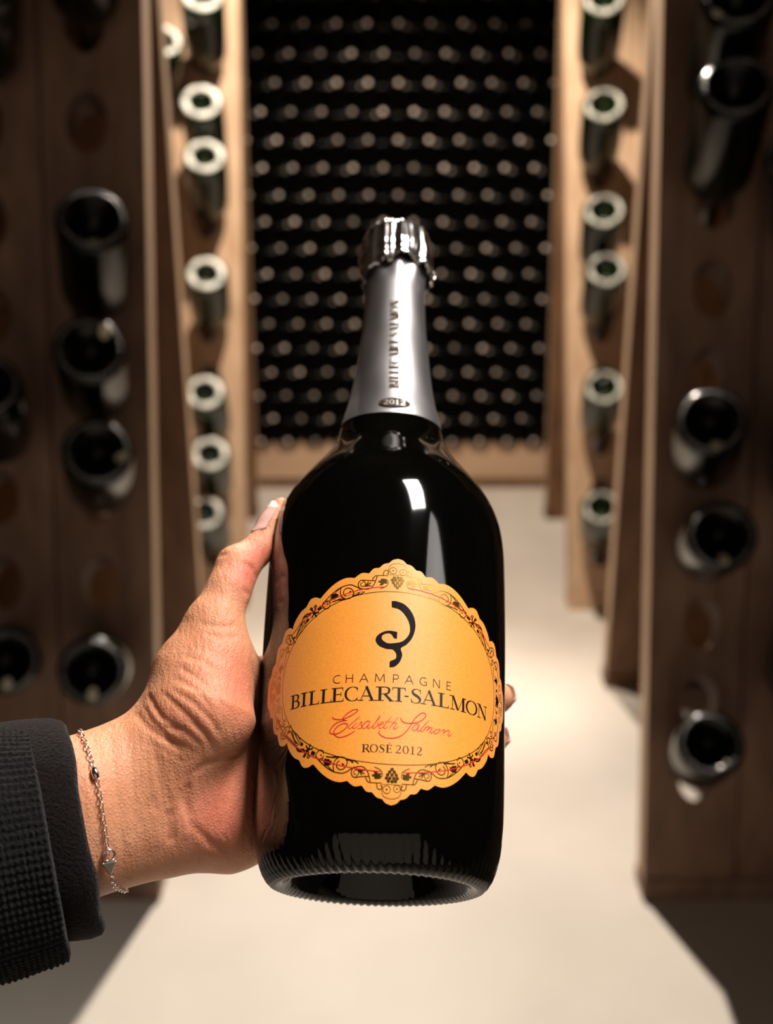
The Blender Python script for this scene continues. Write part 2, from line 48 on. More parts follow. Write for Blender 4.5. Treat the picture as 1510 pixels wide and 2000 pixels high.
# rack bottles: rack, centre of base, direction towards the neck, label, paint mark (radius, angle, width, height)
RACKBOTTLES = [
('NL', [-0.3768, 1.3552, 1.0806], [-0.237, 0.7182, -0.6542], 'dark bottle with dot of cream paint on base, topmost of three in nearer left rack', (0.031, 3.0, 0.015, 0.015)),
('NL', [-0.3843, 1.3054, 0.9228], [-0.2193, 0.8023, -0.5551], 'middle bottle of the three close together in the nearer left rack, above the hand', (0.032, 0.6, 0.015, 0.0163)),
('NL', [-0.3818, 1.2795, 0.7918], [-0.2415, 0.7904, -0.563], 'lowest bottle of the close trio in the nearer left rack, cream mark at right edge', (0.032, 1.75, 0.0175, 0.0137)),
('NL', [-0.4003, 1.2037, 0.5018], [-0.1915, 0.8631, -0.4673], 'lone dark bottle low in the nearer left rack, just above the cuff', (0.032, 3.1, 0.0125, 0.0175)),
('NL', [-0.3706, 1.4108, 1.4386], [-0.2259, 0.8417, -0.4905], 'dark bottle hanging at the top edge of the nearer left rack', None),
('NL', [-0.5285, 1.3085, 0.8742], [-0.2485, 0.7299, -0.6368], 'outer-column bottle at the left edge of the photo, halfway up the nearer left rack', None),
('NL', [-0.522, 1.2169, 0.51], [-0.3047, 0.8106, -0.5001], 'outer-column bottle at the left edge of the photo, beside the lone low bottle', (0.032, 3.0, 0.0125, 0.0163)),
('NL', [-0.4954, 1.4043, 1.3673], [-0.3329, 0.8061, -0.4893], 'outer-column bottle at the top left corner of the photo', None),
('NR', [0.4364, 1.3808, 1.2379], [0.1678, 0.757, -0.6315], 'upper bottle of nearer right rack with bright green glint on its rim', (0.03, 3.2, 0.01, 0.01)),
('NR', [0.4304, 1.395, 1.3415], [0.1798, 0.8045, -0.5661], 'topmost bottle of nearer right rack, cut off by the top of the photo', (0.034, 3.9, 0.02, 0.0125)),
('NR', [0.4276, 1.2906, 0.8306], [0.2427, 0.7758, -0.5825], 'bottle of nearer right rack level with the shoulder of the held bottle', (0.033, 3.05, 0.015, 0.0137)),
('NR', [0.4463, 1.2472, 0.6842], [0.181, 0.8367, -0.5169], 'bottle of nearer right rack with cream mark at bottom of its beaded base', (0.032, 3.1, 0.0137, 0.0163)),
('NR', [0.455, 1.2038, 0.3837], [0.1801, 0.7156, -0.6749], 'lowest bottle of the nearer right rack, clear of the others', (0.03, 2.5, 0.006, 0.006)),
('NR', [0.5301, 1.376, 1.1568], [0.3997, 0.72, -0.5673], 'outer-column bottle at the right edge of the photo, high in the rack', None),
('NR', [0.5664, 1.2897, 0.8026], [0.2904, 0.7531, -0.5903], 'outer-column bottle at the right edge of the photo, in the middle of the rack', None),
('NR', [0.5944, 1.2216, 0.5072], [0.2085, 0.7655, -0.6088], 'outer-column bottle at the right edge of the photo, low in the rack', None),
('ML', [-0.4, 2.381, 1.208], [-0.0935, 0.7757, -0.6242], 'second bottle with glowing white base ring in the lit rack behind on the left', None),
('ML', [-0.3963, 2.3602, 1.0985], [-0.1137, 0.7617, -0.6379], 'third bottle with glowing white base ring in the lit rack behind on the left', None),
('ML', [-0.4015, 2.3116, 0.8531], [-0.1047, 0.74, -0.6644], 'fourth bottle with glowing white base ring in the lit rack behind on the left', None),
('ML', [-0.414, 2.2596, 0.5947], [-0.0676, 0.7201, -0.6906], 'fifth bottle with glowing white base ring in the lit rack behind on the left', None),
('ML', [-0.4073, 2.2333, 0.4559], [-0.1012, 0.7034, -0.7035], 'sixth bottle with glowing white base ring in the lit rack behind on the left', None),
('ML', [-0.4237, 2.2056, 0.3204], [-0.042, 0.6951, -0.7177], 'lowest bottle with glowing white base ring in the lit rack behind on the left', None),
('ML', [-0.3906, 2.4252, 1.418], [-0.1205, 0.7815, -0.6121], 'topmost bottle with glowing white base ring in the lit rack behind on the left', None),
('ML', [-0.4831, 2.4226, 1.3312], [-0.2434, 0.7064, -0.6647], 'bottle glimpsed as bright dot between the two left racks, near the top', None),
('MR', [0.4615, 2.4241, 1.4111], [0.1258, 0.7799, -0.6131], 'topmost bottle with glowing base ring in the lit rack behind on the right', None),
('MR', [0.4701, 2.381, 1.2019], [0.1273, 0.7701, -0.6251], 'second bottle with glowing base ring in the lit rack behind on the right', None),
('MR', [0.4793, 2.3385, 0.9856], [0.1277, 0.7489, -0.6503], 'third bottle with glowing base ring in the lit rack behind on the right', None),
('MR', [0.4901, 2.3134, 0.8618], [0.1057, 0.7403, -0.6639], 'fourth bottle with glowing base ring in the lit rack behind on the right', None),
('MR', [0.4955, 2.2637, 0.6055], [0.1283, 0.7138, -0.6885], 'fifth bottle with glowing base ring in the lit rack behind on the right', None),
('MR', [0.5015, 2.2107, 0.3312], [0.1516, 0.685, -0.7126], 'lowest bottle with glowing base ring in the lit rack behind on the right', None)]

# ------------------------------------------------------------------ helpers
def link(name, me, parent=None):
    o = bpy.data.objects.new(name, me); COL.objects.link(o)
    if parent: o.parent = parent
    return o
def tag(o, label=None, cat=None, group=None, kind=None):
    if label: o['label'] = label
    if cat: o['category'] = cat
    if group: o['group'] = group
    if kind: o['kind'] = kind
    return o
def empty(name, loc=(0, 0, 0)):
    o = bpy.data.objects.new(name, None); COL.objects.link(o); o.location = loc; o.empty_display_size = .05
    return o
def mesh(name, verts, faces, mats, smooth=True, mi=None):
    me = bpy.data.meshes.new(name); me.from_pydata([tuple(v) for v in verts], [], [tuple(f) for f in faces]); me.update()
    for m in (mats if isinstance(mats, (list, tuple)) else [mats]): me.materials.append(m)
    if smooth: me.polygons.foreach_set('use_smooth', [True] * len(me.polygons))
    if mi is not None: me.polygons.foreach_set('material_index', mi)
    return me
def lathe(name, prof, segs, mats, mi=None, fn=None, smooth=True):
    """prof: list of (z, r); material index per ring gap in mi"""
    vs_, fs, ms = [], [], []
    idx = []
    for k, (z, r) in enumerate(prof):
        if r < 1e-6: idx.append([len(vs_)]); vs_.append((0, 0, z)); continue
        row = []
        for i in range(segs):
            t = 2 * PI * i / segs; rr, zz = (r, z) if fn is None else fn(t, z, r, k)
            row.append(len(vs_)); vs_.append((rr * math.sin(t), -rr * math.cos(t), zz))
        idx.append(row)
    for k in range(len(prof) - 1):
        a, b = idx[k], idx[k + 1]; m = 0 if mi is None else mi[k]
        for i in range(segs):
            j = (i + 1) % segs
            if len(a) == 1 and len(b) == 1: continue
            if len(a) == 1: fs.append((a[0], b[j], b[i]))
            elif len(b) == 1: fs.append((a[i], a[j], b[0]))
            else: fs.append((a[i], a[j], b[j], b[i]))
            ms.append(m)
    return mesh(name, vs_, fs, mats, smooth, ms)
# ------------------------------------------------------------------ materials
def mat(name, col=(.5, .5, .5), rough=.5, metal=0, **kw):
    m = bpy.data.materials.new(name); m.use_nodes = True
    b = m.node_tree.nodes['Principled BSDF']
    b.inputs['Base Color'].default_value = (*col, 1); b.inputs['Roughness'].default_value = rough; b.inputs['Metallic'].default_value = metal
    for k, v in kw.items(): b.inputs[k.replace('_', ' ')].default_value = v
    return m
def nodes(m):
    nt = m.node_tree; return nt, nt.nodes['Principled BSDF'], (lambda t, **k: _mk(nt, t, **k))
def _mk(nt, t, **k):
    n = nt.nodes.new(t)
    for a, v in k.items():
        if a.startswith('i_'): n.inputs[int(a[2:])].default_value = v
        else: setattr(n, a, v)
    return n
def ramp(nt, stops):
    r = nt.nodes.new('ShaderNodeValToRGB'); e = r.color_ramp.elements
    while len(e) < len(stops): e.new(.5)
    for el, (p, c) in zip(e, stops): el.position = p; el.color = (*c, 1)
    return r
def noise_mat(name, stops, scale, rough=.6, bump=.1, stretch=(1, 1, 1), detail=6, bscale=None, metal=0, dist=.002, rnd=False, spec=None):
    m = mat(name, rough=rough, metal=metal); nt, b, mk = nodes(m)
    tc = mk('ShaderNodeTexCoord'); mp = mk('ShaderNodeMapping'); mp.inputs['Scale'].default_value = stretch
    nt.links.new(tc.outputs['Object'], mp.inputs[0])
    if rnd:
        oi = mk('ShaderNodeObjectInfo'); ml = mk('ShaderNodeMath', operation='MULTIPLY', i_1=37.0)
        nt.links.new(oi.outputs['Random'], ml.inputs[0]); nt.links.new(ml.outputs[0], mp.inputs[1])
    n = mk('ShaderNodeTexNoise'); n.inputs['Scale'].default_value = scale; n.inputs['Detail'].default_value = detail
    nt.links.new(mp.outputs[0], n.inputs['Vector'])
    r = ramp(nt, stops); nt.links.new(n.outputs['Fac'], r.inputs[0]); nt.links.new(r.outputs[0], b.inputs['Base Color'])
    n2 = mk('ShaderNodeTexNoise'); n2.inputs['Scale'].default_value = bscale or scale * 3; n2.inputs['Detail'].default_value = 4
    nt.links.new(mp.outputs[0], n2.inputs['Vector'])
    bp = mk('ShaderNodeBump'); bp.inputs['Strength'].default_value = bump; bp.inputs['Distance'].default_value = dist
    nt.links.new(n2.outputs['Fac'], bp.inputs['Height']); nt.links.new(bp.outputs[0], b.inputs['Normal'])
    if spec is not None: b.inputs['Specular IOR Level'].default_value = spec
    return m
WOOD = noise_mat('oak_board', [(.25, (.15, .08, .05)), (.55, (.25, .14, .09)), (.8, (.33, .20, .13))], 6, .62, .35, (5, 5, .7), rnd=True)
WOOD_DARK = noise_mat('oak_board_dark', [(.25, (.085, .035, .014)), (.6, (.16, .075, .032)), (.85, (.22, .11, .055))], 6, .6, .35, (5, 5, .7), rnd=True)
WOOD_HOLE = noise_mat('oak_hole_shade', [(.3, (.05, .025, .012)), (.7, (.11, .055, .028))], 40, .8, .3)  # hole walls darker than the boards: recess shade put into the colour
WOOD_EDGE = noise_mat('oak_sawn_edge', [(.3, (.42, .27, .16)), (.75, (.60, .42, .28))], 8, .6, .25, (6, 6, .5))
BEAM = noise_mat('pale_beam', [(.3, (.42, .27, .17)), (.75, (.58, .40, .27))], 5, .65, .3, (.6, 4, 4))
FLOOR = noise_mat('cellar_concrete', [(.3, (.56, .51, .45)), (.55, (.63, .58, .515)), (.75, (.69, .64, .57))], 3.0, .55, .12, bscale=60, detail=8)
STONE = noise_mat('cellar_stone', [(.3, (.10, .085, .07)), (.7, (.20, .17, .14))], 4, .85, .6, bscale=20)
GLASS = mat('black_green_glass', (.0006, .0007, .0005), .06, Specular_IOR_Level=.55, IOR=1.5)
GLASS_RACK = mat('green_bottle_glass', (.0009, .0022, .0006), .2, Specular_IOR_Level=.28)
GLASS_MID = mat('lit_green_bottle_glass', (.002, .010, .001), .12, Specular_IOR_Level=.6)  # greener copy: light glowing through the glass put into the colour
FROST = noise_mat('painted_ring_glow', [(.36, (.10, .11, .09)), (.56, (.82, .84, .78))], 26, .3, .5, bscale=500, dist=.001)  # pale ring: light shining through the bottle base put into the colour
RING_GLOW_R = noise_mat('glossy_ring_glow', [(.42, (.14, .14, .12)), (.58, (.55, .56, .50))], 38, .18, .5, bscale=500, dist=.001)  # dimmer ring for the right rack, glow and bright spots painted in
RING_GLINTS = noise_mat('painted_ring_glints', [(.42, (.008, .008, .008)), (.72, (.26, .25, .26))], 260, .25, .8, bscale=420, dist=.001)  # dark ring with pale speckle, faint bead glints put into the colour
GLINT = mat('painted_glint', (.66, .58, .52), .25)  # pale bead colour standing in for lamp glints on the bases
WALLGLASS = mat('cellared_bottle_glass', (.0006, .0006, .0005), .3, Specular_IOR_Level=.12)
PAINT = noise_mat('cream_paint_mark', [(.3, (.80, .66, .42)), (.7, (.92, .80, .58))], 90, .7, .2)
CAPM = mat('crown_cap_metal', (.5, .48, .45), .3, 1)
FOIL = noise_mat('brushed_silver_foil', [(.3, (.40, .385, .395)), (.7, (.46, .44, .45))], 80, .45, .06, bscale=900, metal=1, dist=.0003)
CAPFOIL = noise_mat('crinkled_silver_foil', [(.3, (.66, .63, .62)), (.7, (.74, .71, .70))], 60, .2, .25, bscale=170, metal=1, dist=.0008)
def label_material():
    m = mat('orange_pearl_paper', (.84, .33, .04), .48, .0, Specular_IOR_Level=.6); nt, b, mk = nodes(m)
    tc = mk('ShaderNodeTexCoord'); n = mk('ShaderNodeTexNoise'); n.inputs['Scale'].default_value = 1600; n.inputs['Detail'].default_value = 2
    nt.links.new(tc.outputs['Object'], n.inputs['Vector'])
    r = ramp(nt, [(.3, (.84, .27, .014)), (.7, (.94, .34, .028))]); nt.links.new(n.outputs['Fac'], r.inputs[0]); nt.links.new(r.outputs[0], b.inputs['Base Color'])
    b.inputs['Sheen Weight'].default_value = .15; b.inputs['Coat Weight'].default_value = .55; b.inputs['Coat Roughness'].default_value = .55
    bp = mk('ShaderNodeBump'); bp.inputs['Strength'].default_value = .15; bp.inputs['Distance'].default_value = .0001
    nt.links.new(n.outputs['Fac'], bp.inputs['Height']); nt.links.new(bp.outputs[0], b.inputs['Normal'])
    return m
LABEL = label_material()
INK = mat('black_ink', (.012, .009, .010), .35)
INK_GLOSS = mat('embossed_black_ink', (.012, .010, .014), .18, Coat_Weight=.6)
RED = mat('red_ink', (.62, .012, .03), .4)
GOLD = mat('dark_gold_foil', (.30, .19, .05), .28, 1)
INK_GOLD = mat('muted_gold_ink', (.09, .065, .04), .8, 0, Specular_IOR_Level=.08)
BROWN = mat('brown_badge', (.03, .014, .009), .6, Specular_IOR_Level=.2)
SILVER_INK = mat('silver_print', (.75, .68, .62), .35, .6)
STEEL = mat('bracelet_silver', (.78, .72, .68), .14, 1)
def skin_material():
    m = mat('skin', (.6, .35, .25), .5); nt, b, mk = nodes(m)
    tc = mk('ShaderNodeTexCoord')
    n = mk('ShaderNodeTexNoise'); n.inputs['Scale'].default_value = 38; n.inputs['Detail'].default_value = 5
    nt.links.new(tc.outputs['Object'], n.inputs['Vector'])
    r = ramp(nt, [(.3, (.56, .235, .12)), (.55, (.65, .295, .16)), (.75, (.71, .36, .215))]); nt.links.new(n.outputs['Fac'], r.inputs[0])
    at = mk('ShaderNodeAttribute', attribute_name='flush')
    mx = mk('ShaderNodeMix', data_type='RGBA'); mx.inputs[7].default_value = (.60, .15, .10, 1)
    nt.links.new(at.outputs['Fac'], mx.inputs[0]); nt.links.new(r.outputs[0], mx.inputs[6]); nt.links.new(mx.outputs[2], b.inputs['Base Color'])
    b.inputs['Subsurface Weight'].default_value = .25; b.inputs['Subsurface Radius'].default_value = (.006, .0025, .0012); b.inputs['Subsurface Scale'].default_value = 1.0
    b.inputs['Specular IOR Level'].default_value = .38
    mp = mk('ShaderNodeMapping'); mp.inputs['Scale'].default_value = (1, 1, 1); mp.inputs['Rotation'].default_value = (.3, .5, .6)
    nt.links.new(tc.outputs['Object'], mp.inputs[0])
    v = mk('ShaderNodeTexVoronoi', feature='DISTANCE_TO_EDGE'); v.inputs['Scale'].default_value = 750
    nt.links.new(mp.outputs[0], v.inputs['Vector'])
    mp2 = mk('ShaderNodeMapping'); mp2.inputs['Scale'].default_value = (1, .45, .22); mp2.inputs['Rotation'].default_value = (.15, -.35, .0)
    nt.links.new(tc.outputs['Object'], mp2.inputs[0])
    n2 = mk('ShaderNodeTexNoise'); n2.inputs['Scale'].default_value = 620; n2.inputs['Detail'].default_value = 3; nt.links.new(mp2.outputs[0], n2.inputs['Vector'])
    ad = mk('ShaderNodeMath', operation='MULTIPLY_ADD', i_1=.5); nt.links.new(v.outputs['Distance'], ad.inputs[0]); nt.links.new(n2.outputs['Fac'], ad.inputs[2])
    bp = mk('ShaderNodeBump'); bp.inputs['Strength'].default_value = .7; bp.inputs['Distance'].default_value = .0008
    nt.links.new(ad.outputs[0], bp.inputs['Height']); nt.links.new(bp.outputs[0], b.inputs['Normal'])
    return m
SKIN = skin_material()
NAIL = mat('nail_plate', (.72, .42, .36), .22, Coat_Weight=.4)
NAIL_TIP = mat('nail_free_edge', (.86, .80, .74), .3)
def cloth_material(name, col, knit):
    m = mat(name, col, .95, Specular_IOR_Level=.15); nt, b, mk = nodes(m)
    b.inputs['Sheen Weight'].default_value = .06; b.inputs['Sheen Roughness'].default_value = .5
    tc = mk('ShaderNodeTexCoord')
    n = mk('ShaderNodeTexNoise'); n.inputs['Scale'].default_value = 900; n.inputs['Detail'].default_value = 3; nt.links.new(tc.outputs['Object'], n.inputs['Vector'])
    r = ramp(nt, [(.3, tuple(c * .5 for c in col)), (.7, tuple(c * 1.7 for c in col))]); nt.links.new(n.outputs['Fac'], r.inputs[0]); nt.links.new(r.outputs[0], b.inputs['Base Color'])
    bp = mk('ShaderNodeBump'); bp.inputs['Strength'].default_value = .9; bp.inputs['Distance'].default_value = .0012
    nt.links.new(n.outputs['Fac'], bp.inputs['Height']); nt.links.new(bp.outputs[0], b.inputs['Normal'])
    return m
KNIT = cloth_material('charcoal_knit', (.005, .0046, .005), True)
LINING = cloth_material('soft_black_lining', (.0052, .0034, .0034), False)
# ------------------------------------------------------------------ the setting
def box(name, x0, x1, y0, y1, z0, z1, m):
    v = [(x, y, z) for z in (z0, z1) for y in (y0, y1) for x in (x0, x1)]
    f = [(0, 2, 3, 1), (4, 5, 7, 6), (0, 1, 5, 4), (2, 6, 7, 3), (0, 4, 6, 2), (1, 3, 7, 5)]
    return mesh(name, v, f, m, False)
def bevel(o, wd=.003, seg=2):
    md = o.modifiers.new('bevel', 'BEVEL'); md.width = wd; md.segments = seg; md.limit_method = 'ANGLE'
tag(link('floor', box('floor', -2.2, 2.2, -2.2, 3.65, -.1, 0, FLOOR)), 'pale concrete cellar floor', kind='structure')
tag(link('ceiling', box('ceiling', -2.3, 2.3, -2.3, 3.75, 2.75, 2.85, STONE)), 'dark cellar ceiling', kind='structure')
tag(link('wall_back', box('wall_back', -2.3, 2.3, 3.65, 3.75, 0, 2.75, STONE)), 'dark cellar wall behind the stacked bottles', kind='structure')
tag(link('wall_left', box('wall_left', -2.3, -2.2, -2.3, 3.65, 0, 2.75, STONE)), 'dark cellar wall on the left', kind='structure')
tag(link('wall_right', box('wall_right', 2.2, 2.3, -2.3, 3.65, 0, 2.75, STONE)), 'dark cellar wall on the right', kind='structure')
tag(link('wall_front', box('wall_front', -2.2, 2.2, -2.3, -2.2, 0, 2.75, STONE)), 'dark cellar wall behind the photographer', kind='structure')
# ------------------------------------------------------------------ bottles stacked on their sides against the end wall
def wall_bottle_mesh(side):
    prof = [(.0375, 0), (.034, .003), (.027, .012), (.016, .021), (.006, .029), (.001, .034), (0, .0375), (.0015, .041), (.006, .0432), (.012, .0436),
            (.17, .0436), (.20, .036), (.23, .022), (.26, .015), (.31, .0145), (.31, 0)]
    me = lathe('cellared_bottle', prof, 20, [WALLGLASS, GLINT, GLINT_DIM])
    bm = bmesh.new(); bm.from_mesh(me)
    # pale beads low on the rim, painted lamp glints (local +y turns down once the bottle lies on its side)
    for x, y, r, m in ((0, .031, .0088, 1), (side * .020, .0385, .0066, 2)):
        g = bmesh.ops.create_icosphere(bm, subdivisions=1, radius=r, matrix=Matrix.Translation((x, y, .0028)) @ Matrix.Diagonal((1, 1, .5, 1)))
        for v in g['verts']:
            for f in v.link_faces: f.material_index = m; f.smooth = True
    bm.to_mesh(me); bm.free()
    return me
def vary(m, lo, hi, col):
    nt, b, mk = nodes(m); oi = mk('ShaderNodeObjectInfo'); ml = mk('ShaderNodeMath', operation='MULTIPLY', i_1=7.31); fr_ = mk('ShaderNodeMath', operation='FRACT')
    nt.links.new(oi.outputs['Random'], ml.inputs[0]); nt.links.new(ml.outputs[0], fr_.inputs[0])
    r = ramp(nt, [(0, tuple(c * lo for c in col)), (1, tuple(c * hi for c in col))]); nt.links.new(fr_.outputs[0], r.inputs[0]); nt.links.new(r.outputs[0], b.inputs['Base Color'])
GLINT_DIM = mat('painted_glint_dim', (.3, .26, .23), .3)  # weaker second glint, also put into the colour
vary(GLINT, .5, 1.3, (.74, .63, .54)); vary(GLINT_DIM, .03, .8, (.5, .43, .37))
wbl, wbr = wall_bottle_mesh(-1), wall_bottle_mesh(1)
PITCH = .0885
rowh = PITCH * .866
ORD = ['first', 'second', 'third', 'fourth', 'fifth', 'sixth', 'seventh', 'eighth', 'ninth', 'tenth', 'eleventh', 'twelfth', 'thirteenth', 'fourteenth', 'fifteenth', 'sixteenth', 'seventeenth', 'eighteenth', 'nineteenth', 'twentieth']
GROUPW = 'bottles stacked on their sides against the end wall'
NR_ROWS, ncol = 20, 13
YB = 3.155
wbo = {}
for r in range(NR_ROWS):
    nc = ncol - (r % 2)
    for cidx in range(nc):
        x = .035 + (cidx - (ncol - 1) / 2 + (.5 if r % 2 else 0)) * PITCH + random.uniform(-.0012, .0012)
        z = .161 + .0436 + r * rowh
        key = 'l' if x < .0 else 'r'
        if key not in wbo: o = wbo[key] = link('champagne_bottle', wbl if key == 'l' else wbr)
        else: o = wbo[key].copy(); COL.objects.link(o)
        k = cidx if cidx < nc / 2 else nc - 1 - cidx; sd = 'left' if cidx < nc / 2 else 'right'
        if k == 0: pos = 'at its %s end' % sd
        else: pos = '%s from its %s end' % (ORD[k], sd)
        tag(o, 'dark bottle lying base outward, %s row above the pale beam, %s' % (ORD[r], pos), 'bottle', GROUPW)
        o.location = (x, YB + random.uniform(-.004, .004), z)
        o.rotation_euler = (-PI / 2 + random.uniform(-.02, .02), 0, random.uniform(-.02, .02))
bm_ = tag(link('wooden_beam', box('wooden_beam', -.62, .68, 3.180, 3.5, .035, .1605, BEAM)), 'pale wooden beam on the floor under the stacked bottles', 'beam'); bevel(bm_, .006)
fb = link('gap_shade_block', box('gap_shade_block', -.6, .66, 3.19, 3.48, 0, .036, WOOD_DARK), bm_)  # dark block put where the gap under the beam is in shade
# ------------------------------------------------------------------ riddling racks
HZ = 1.5
PW = .15
def rack(label, front, rear, side, rows_front, wood_front, Zt=HZ, npl=5, edge_mat=WOOD_EDGE):
    (fx, fy), (hx, hy) = front; (rx, ry), (hx2, hy2) = rear
    root = empty('riddling_rack', (fx + side * .35, (fy + ry) / 2, 0))
    tag(root, label, 'wine rack', 'riddling racks beside the aisle')
    inv = Matrix.Translation(-root.location)
    def board(f, t, back, rows, mt, thick=.042):
        F = Vector((f[0], f[1], 0)); T = Vector((t[0], t[1], Zt)); E = (T - F)
        Wd = Vector((0, 1, 0)) if back > 0 else Vector((0, -1, 0))
        Wd = (Wd - Wd.dot(E.normalized()) * E.normalized()).normalized()
        def P(u, z, wv): return F + E * (z / Zt) + Vector((side * u, 0, 0)) + Wd * wv - root.location
        for k in range(npl):
            u0, u1 = k * PW + (.0 if k == 0 else .0018), (k + 1) * PW - .0018
            V, Fc, MI = [], [], []
            def quad(*ps, mi=0):
                b = len(V); V.extend(ps); Fc.append(tuple(range(b, b + len(ps)))); MI.append(mi)
            uc = k * PW + .083 if k < 2 else k * PW + .075
            zs = sorted(r for r in rows)
            # cell boundaries
            cuts = [0.03] + [(a + b) / 2 for a, b in zip(zs[:-1], zs[1:])] + [Zt]
            hx_, hz_, N = .030, .042, 24
            if not zs: cuts = [.03, Zt]
            for ci in range(len(cuts) - 1):
                z0, z1 = cuts[ci], cuts[ci + 1]
                if not zs:
                    quad(P(u0, z0, 0), P(u1, z0, 0), P(u1, z1, 0), P(u0, z1, 0)); quad(P(u0, z0, thick), P(u0, z1, thick), P(u1, z1, thick), P(u1, z0, thick)); continue
                zc = zs[ci]
                hw = min(hx_, uc - u0 - .012, u1 - uc - .012)
                def rect(a):
                    cx, cz = math.cos(a), math.sin(a); s = 1e9
                    if cx > 1e-9: s = min(s, (u1 - uc) / cx)
                    if cx < -1e-9: s = min(s, (u0 - uc) / cx)
                    if cz > 1e-9: s = min(s, (z1 - zc) / cz)
                    if cz < -1e-9: s = min(s, (z0 - zc) / cz)
                    return uc + cx * s, zc + cz * s
                angs = [2 * PI * i / N for i in range(N)] + [math.atan2(zz - zc, uu - uc) % (2 * PI) for uu in (u0, u1) for zz in (z0, z1)]
                angs = sorted(angs); n = len(angs)
                for i in range(n):
                    a, b = angs[i], angs[(i + 1) % n]
                    if abs(a - b) < 1e-6: continue
                    ra, rb = rect(a), rect(b)
                    ea = (uc + hw * math.cos(a), zc + hz_ * math.sin(a)); eb = (uc + hw * math.cos(b), zc + hz_ * math.sin(b))
                    ea2 = (ea[0], ea[1] - .022); eb2 = (eb[0], eb[1] - .022)
                    quad(P(*ra, 0), P(*rb, 0), P(*eb, 0), P(*ea, 0))
                    quad(P(ra[0], ra[1], thick), P(*ea2, thick), P(*eb2, thick), P(rb[0], rb[1], thick))
                    quad(P(*ea, 0), P(*eb, 0), P(*eb2, thick), P(*ea2, thick), mi=1)
            quad(P(u0, .03, 0), P(u0, Zt, 0), P(u0, Zt, thick), P(u0, .03, thick), mi=2 if k == 0 else 0)
            quad(P(u1, .03, 0), P(u1, .03, thick), P(u1, Zt, thick), P(u1, Zt, 0))
            quad(P(u0, .03, 0), P(u0, .03, thick), P(u1, .03, thick), P(u1, .03, 0)); quad(P(u0, Zt, 0), P(u1, Zt, 0), P(u1, Zt, thick), P(u0, Zt, thick))
            me = mesh('plank', V, Fc, [mt, WOOD_HOLE, edge_mat], False, MI)
            bmx = bmesh.new(); bmx.from_mesh(me); bmesh.ops.remove_doubles(bmx, verts=bmx.verts, dist=.0002); bmesh.ops.recalc_face_normals(bmx, faces=bmx.faces); bmx.to_mesh(me); bmx.free()
            link('plank', me, root)
        # batten along the foot of the board
        V = [P(u, z, wv) for u in (-.002, npl * PW) for z in (0.0, .034) for wv in (-.004, thick + .006)]
        Fc = [(0, 1, 3, 2), (4, 6, 7, 5), (0, 4, 5, 1), (2, 3, 7, 6), (0, 2, 6, 4), (1, 5, 7, 3)]
        link('foot_rail', mesh('foot_rail', V, Fc, mt, False), root)
    board((fx, fy), (hx, hy), 1, rows_front, wood_front)
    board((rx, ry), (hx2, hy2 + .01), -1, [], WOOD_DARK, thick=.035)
    V = [Vector((hx + side * u, hy + dy, z)) - root.location for u in (-.004, npl * PW) for z in (Zt - .05, Zt + .03) for dy in (-.012, .062)]
    link('hinge_bar', mesh('hinge_bar', V, [(0, 1, 3, 2), (4, 6, 7, 5), (0, 4, 5, 1), (2, 3, 7, 6), (0, 2, 6, 4), (1, 5, 7, 3)], WOOD_EDGE, False), root)
    return root
ROWL = [1.321 - .133 * k for k in range(9)]
ROWR = [1.21 - .125 * k for k in range(9)] + [1.335]
ROWM = [1.31, 1.18, 1.05, .94, .82, .70, .565, .43, .29, .15]
RACKS = {'NL': ((-.374, 1.315), (-.340, 1.640), -1), 'NR': ((.4225, 1.315), (.385, 1.640), 1), 'ML': ((-.358, 2.328), (-.340, 2.65), -1), 'MR': ((.468, 2.328), (.405, 2.65), 1)}
rack('nearer dark oak A-frame bottle rack on the left of the aisle', (RACKS['NL'][0], RACKS['NL'][1]), ((-.402, 2.0), (-.330, 1.68)), -1, ROWL, WOOD)
rack('nearer dark oak A-frame bottle rack on the right of the aisle', (RACKS['NR'][0], RACKS['NR'][1]), ((.488, 2.0), (.385, 1.68)), 1, ROWR, WOOD)
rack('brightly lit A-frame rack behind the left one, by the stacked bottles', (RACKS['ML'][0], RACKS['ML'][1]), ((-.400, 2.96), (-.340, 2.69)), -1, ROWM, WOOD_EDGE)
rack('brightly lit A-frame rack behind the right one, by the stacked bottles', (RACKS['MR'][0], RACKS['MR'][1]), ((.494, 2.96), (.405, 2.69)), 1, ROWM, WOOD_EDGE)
# ------------------------------------------------------------------ bottles pushed neck first into the racks
def bottle_meshes(prefix, glass, ring, r0, r1, bead):
    body = [(.034, 0), (.0335, .004), (.030, .010), (.022, .018), (.009, .028), (.001, r0), (0, (r0 + r1) / 2), (.0015, r1), (.0045, .0455), (.010, .0475), (.16, .0478), (.178, .046), (.196, .039), (.215, .029), (.235, .0205), (.26, .0165), (.30, .0148), (.318, .0143), (.318, 0)]
    bmz = lathe('glass_body', body, 48, [glass])
    segs = 180
    def fn(t, z, r, k):
        return r, z - bead * (.5 + .5 * math.cos(t * 36)) * (1 if 0 < k < 4 else 0)
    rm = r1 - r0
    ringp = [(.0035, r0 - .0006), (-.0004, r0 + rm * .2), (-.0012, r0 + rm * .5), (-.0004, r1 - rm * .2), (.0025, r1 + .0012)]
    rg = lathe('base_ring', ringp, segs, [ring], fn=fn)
    cap = lathe('crown_cap', [(.316, .0146), (.318, .0162), (.324, .0156), (.3255, .012), (.326, 0)], 24, [CAPM])
    return bmz, rg, cap
near_m = bottle_meshes('near', GLASS_RACK, RING_GLINTS, .0358, .0402, .0018)
mid_m = bottle_meshes('mid', GLASS_MID, FROST, .0270, .0405, .0012)
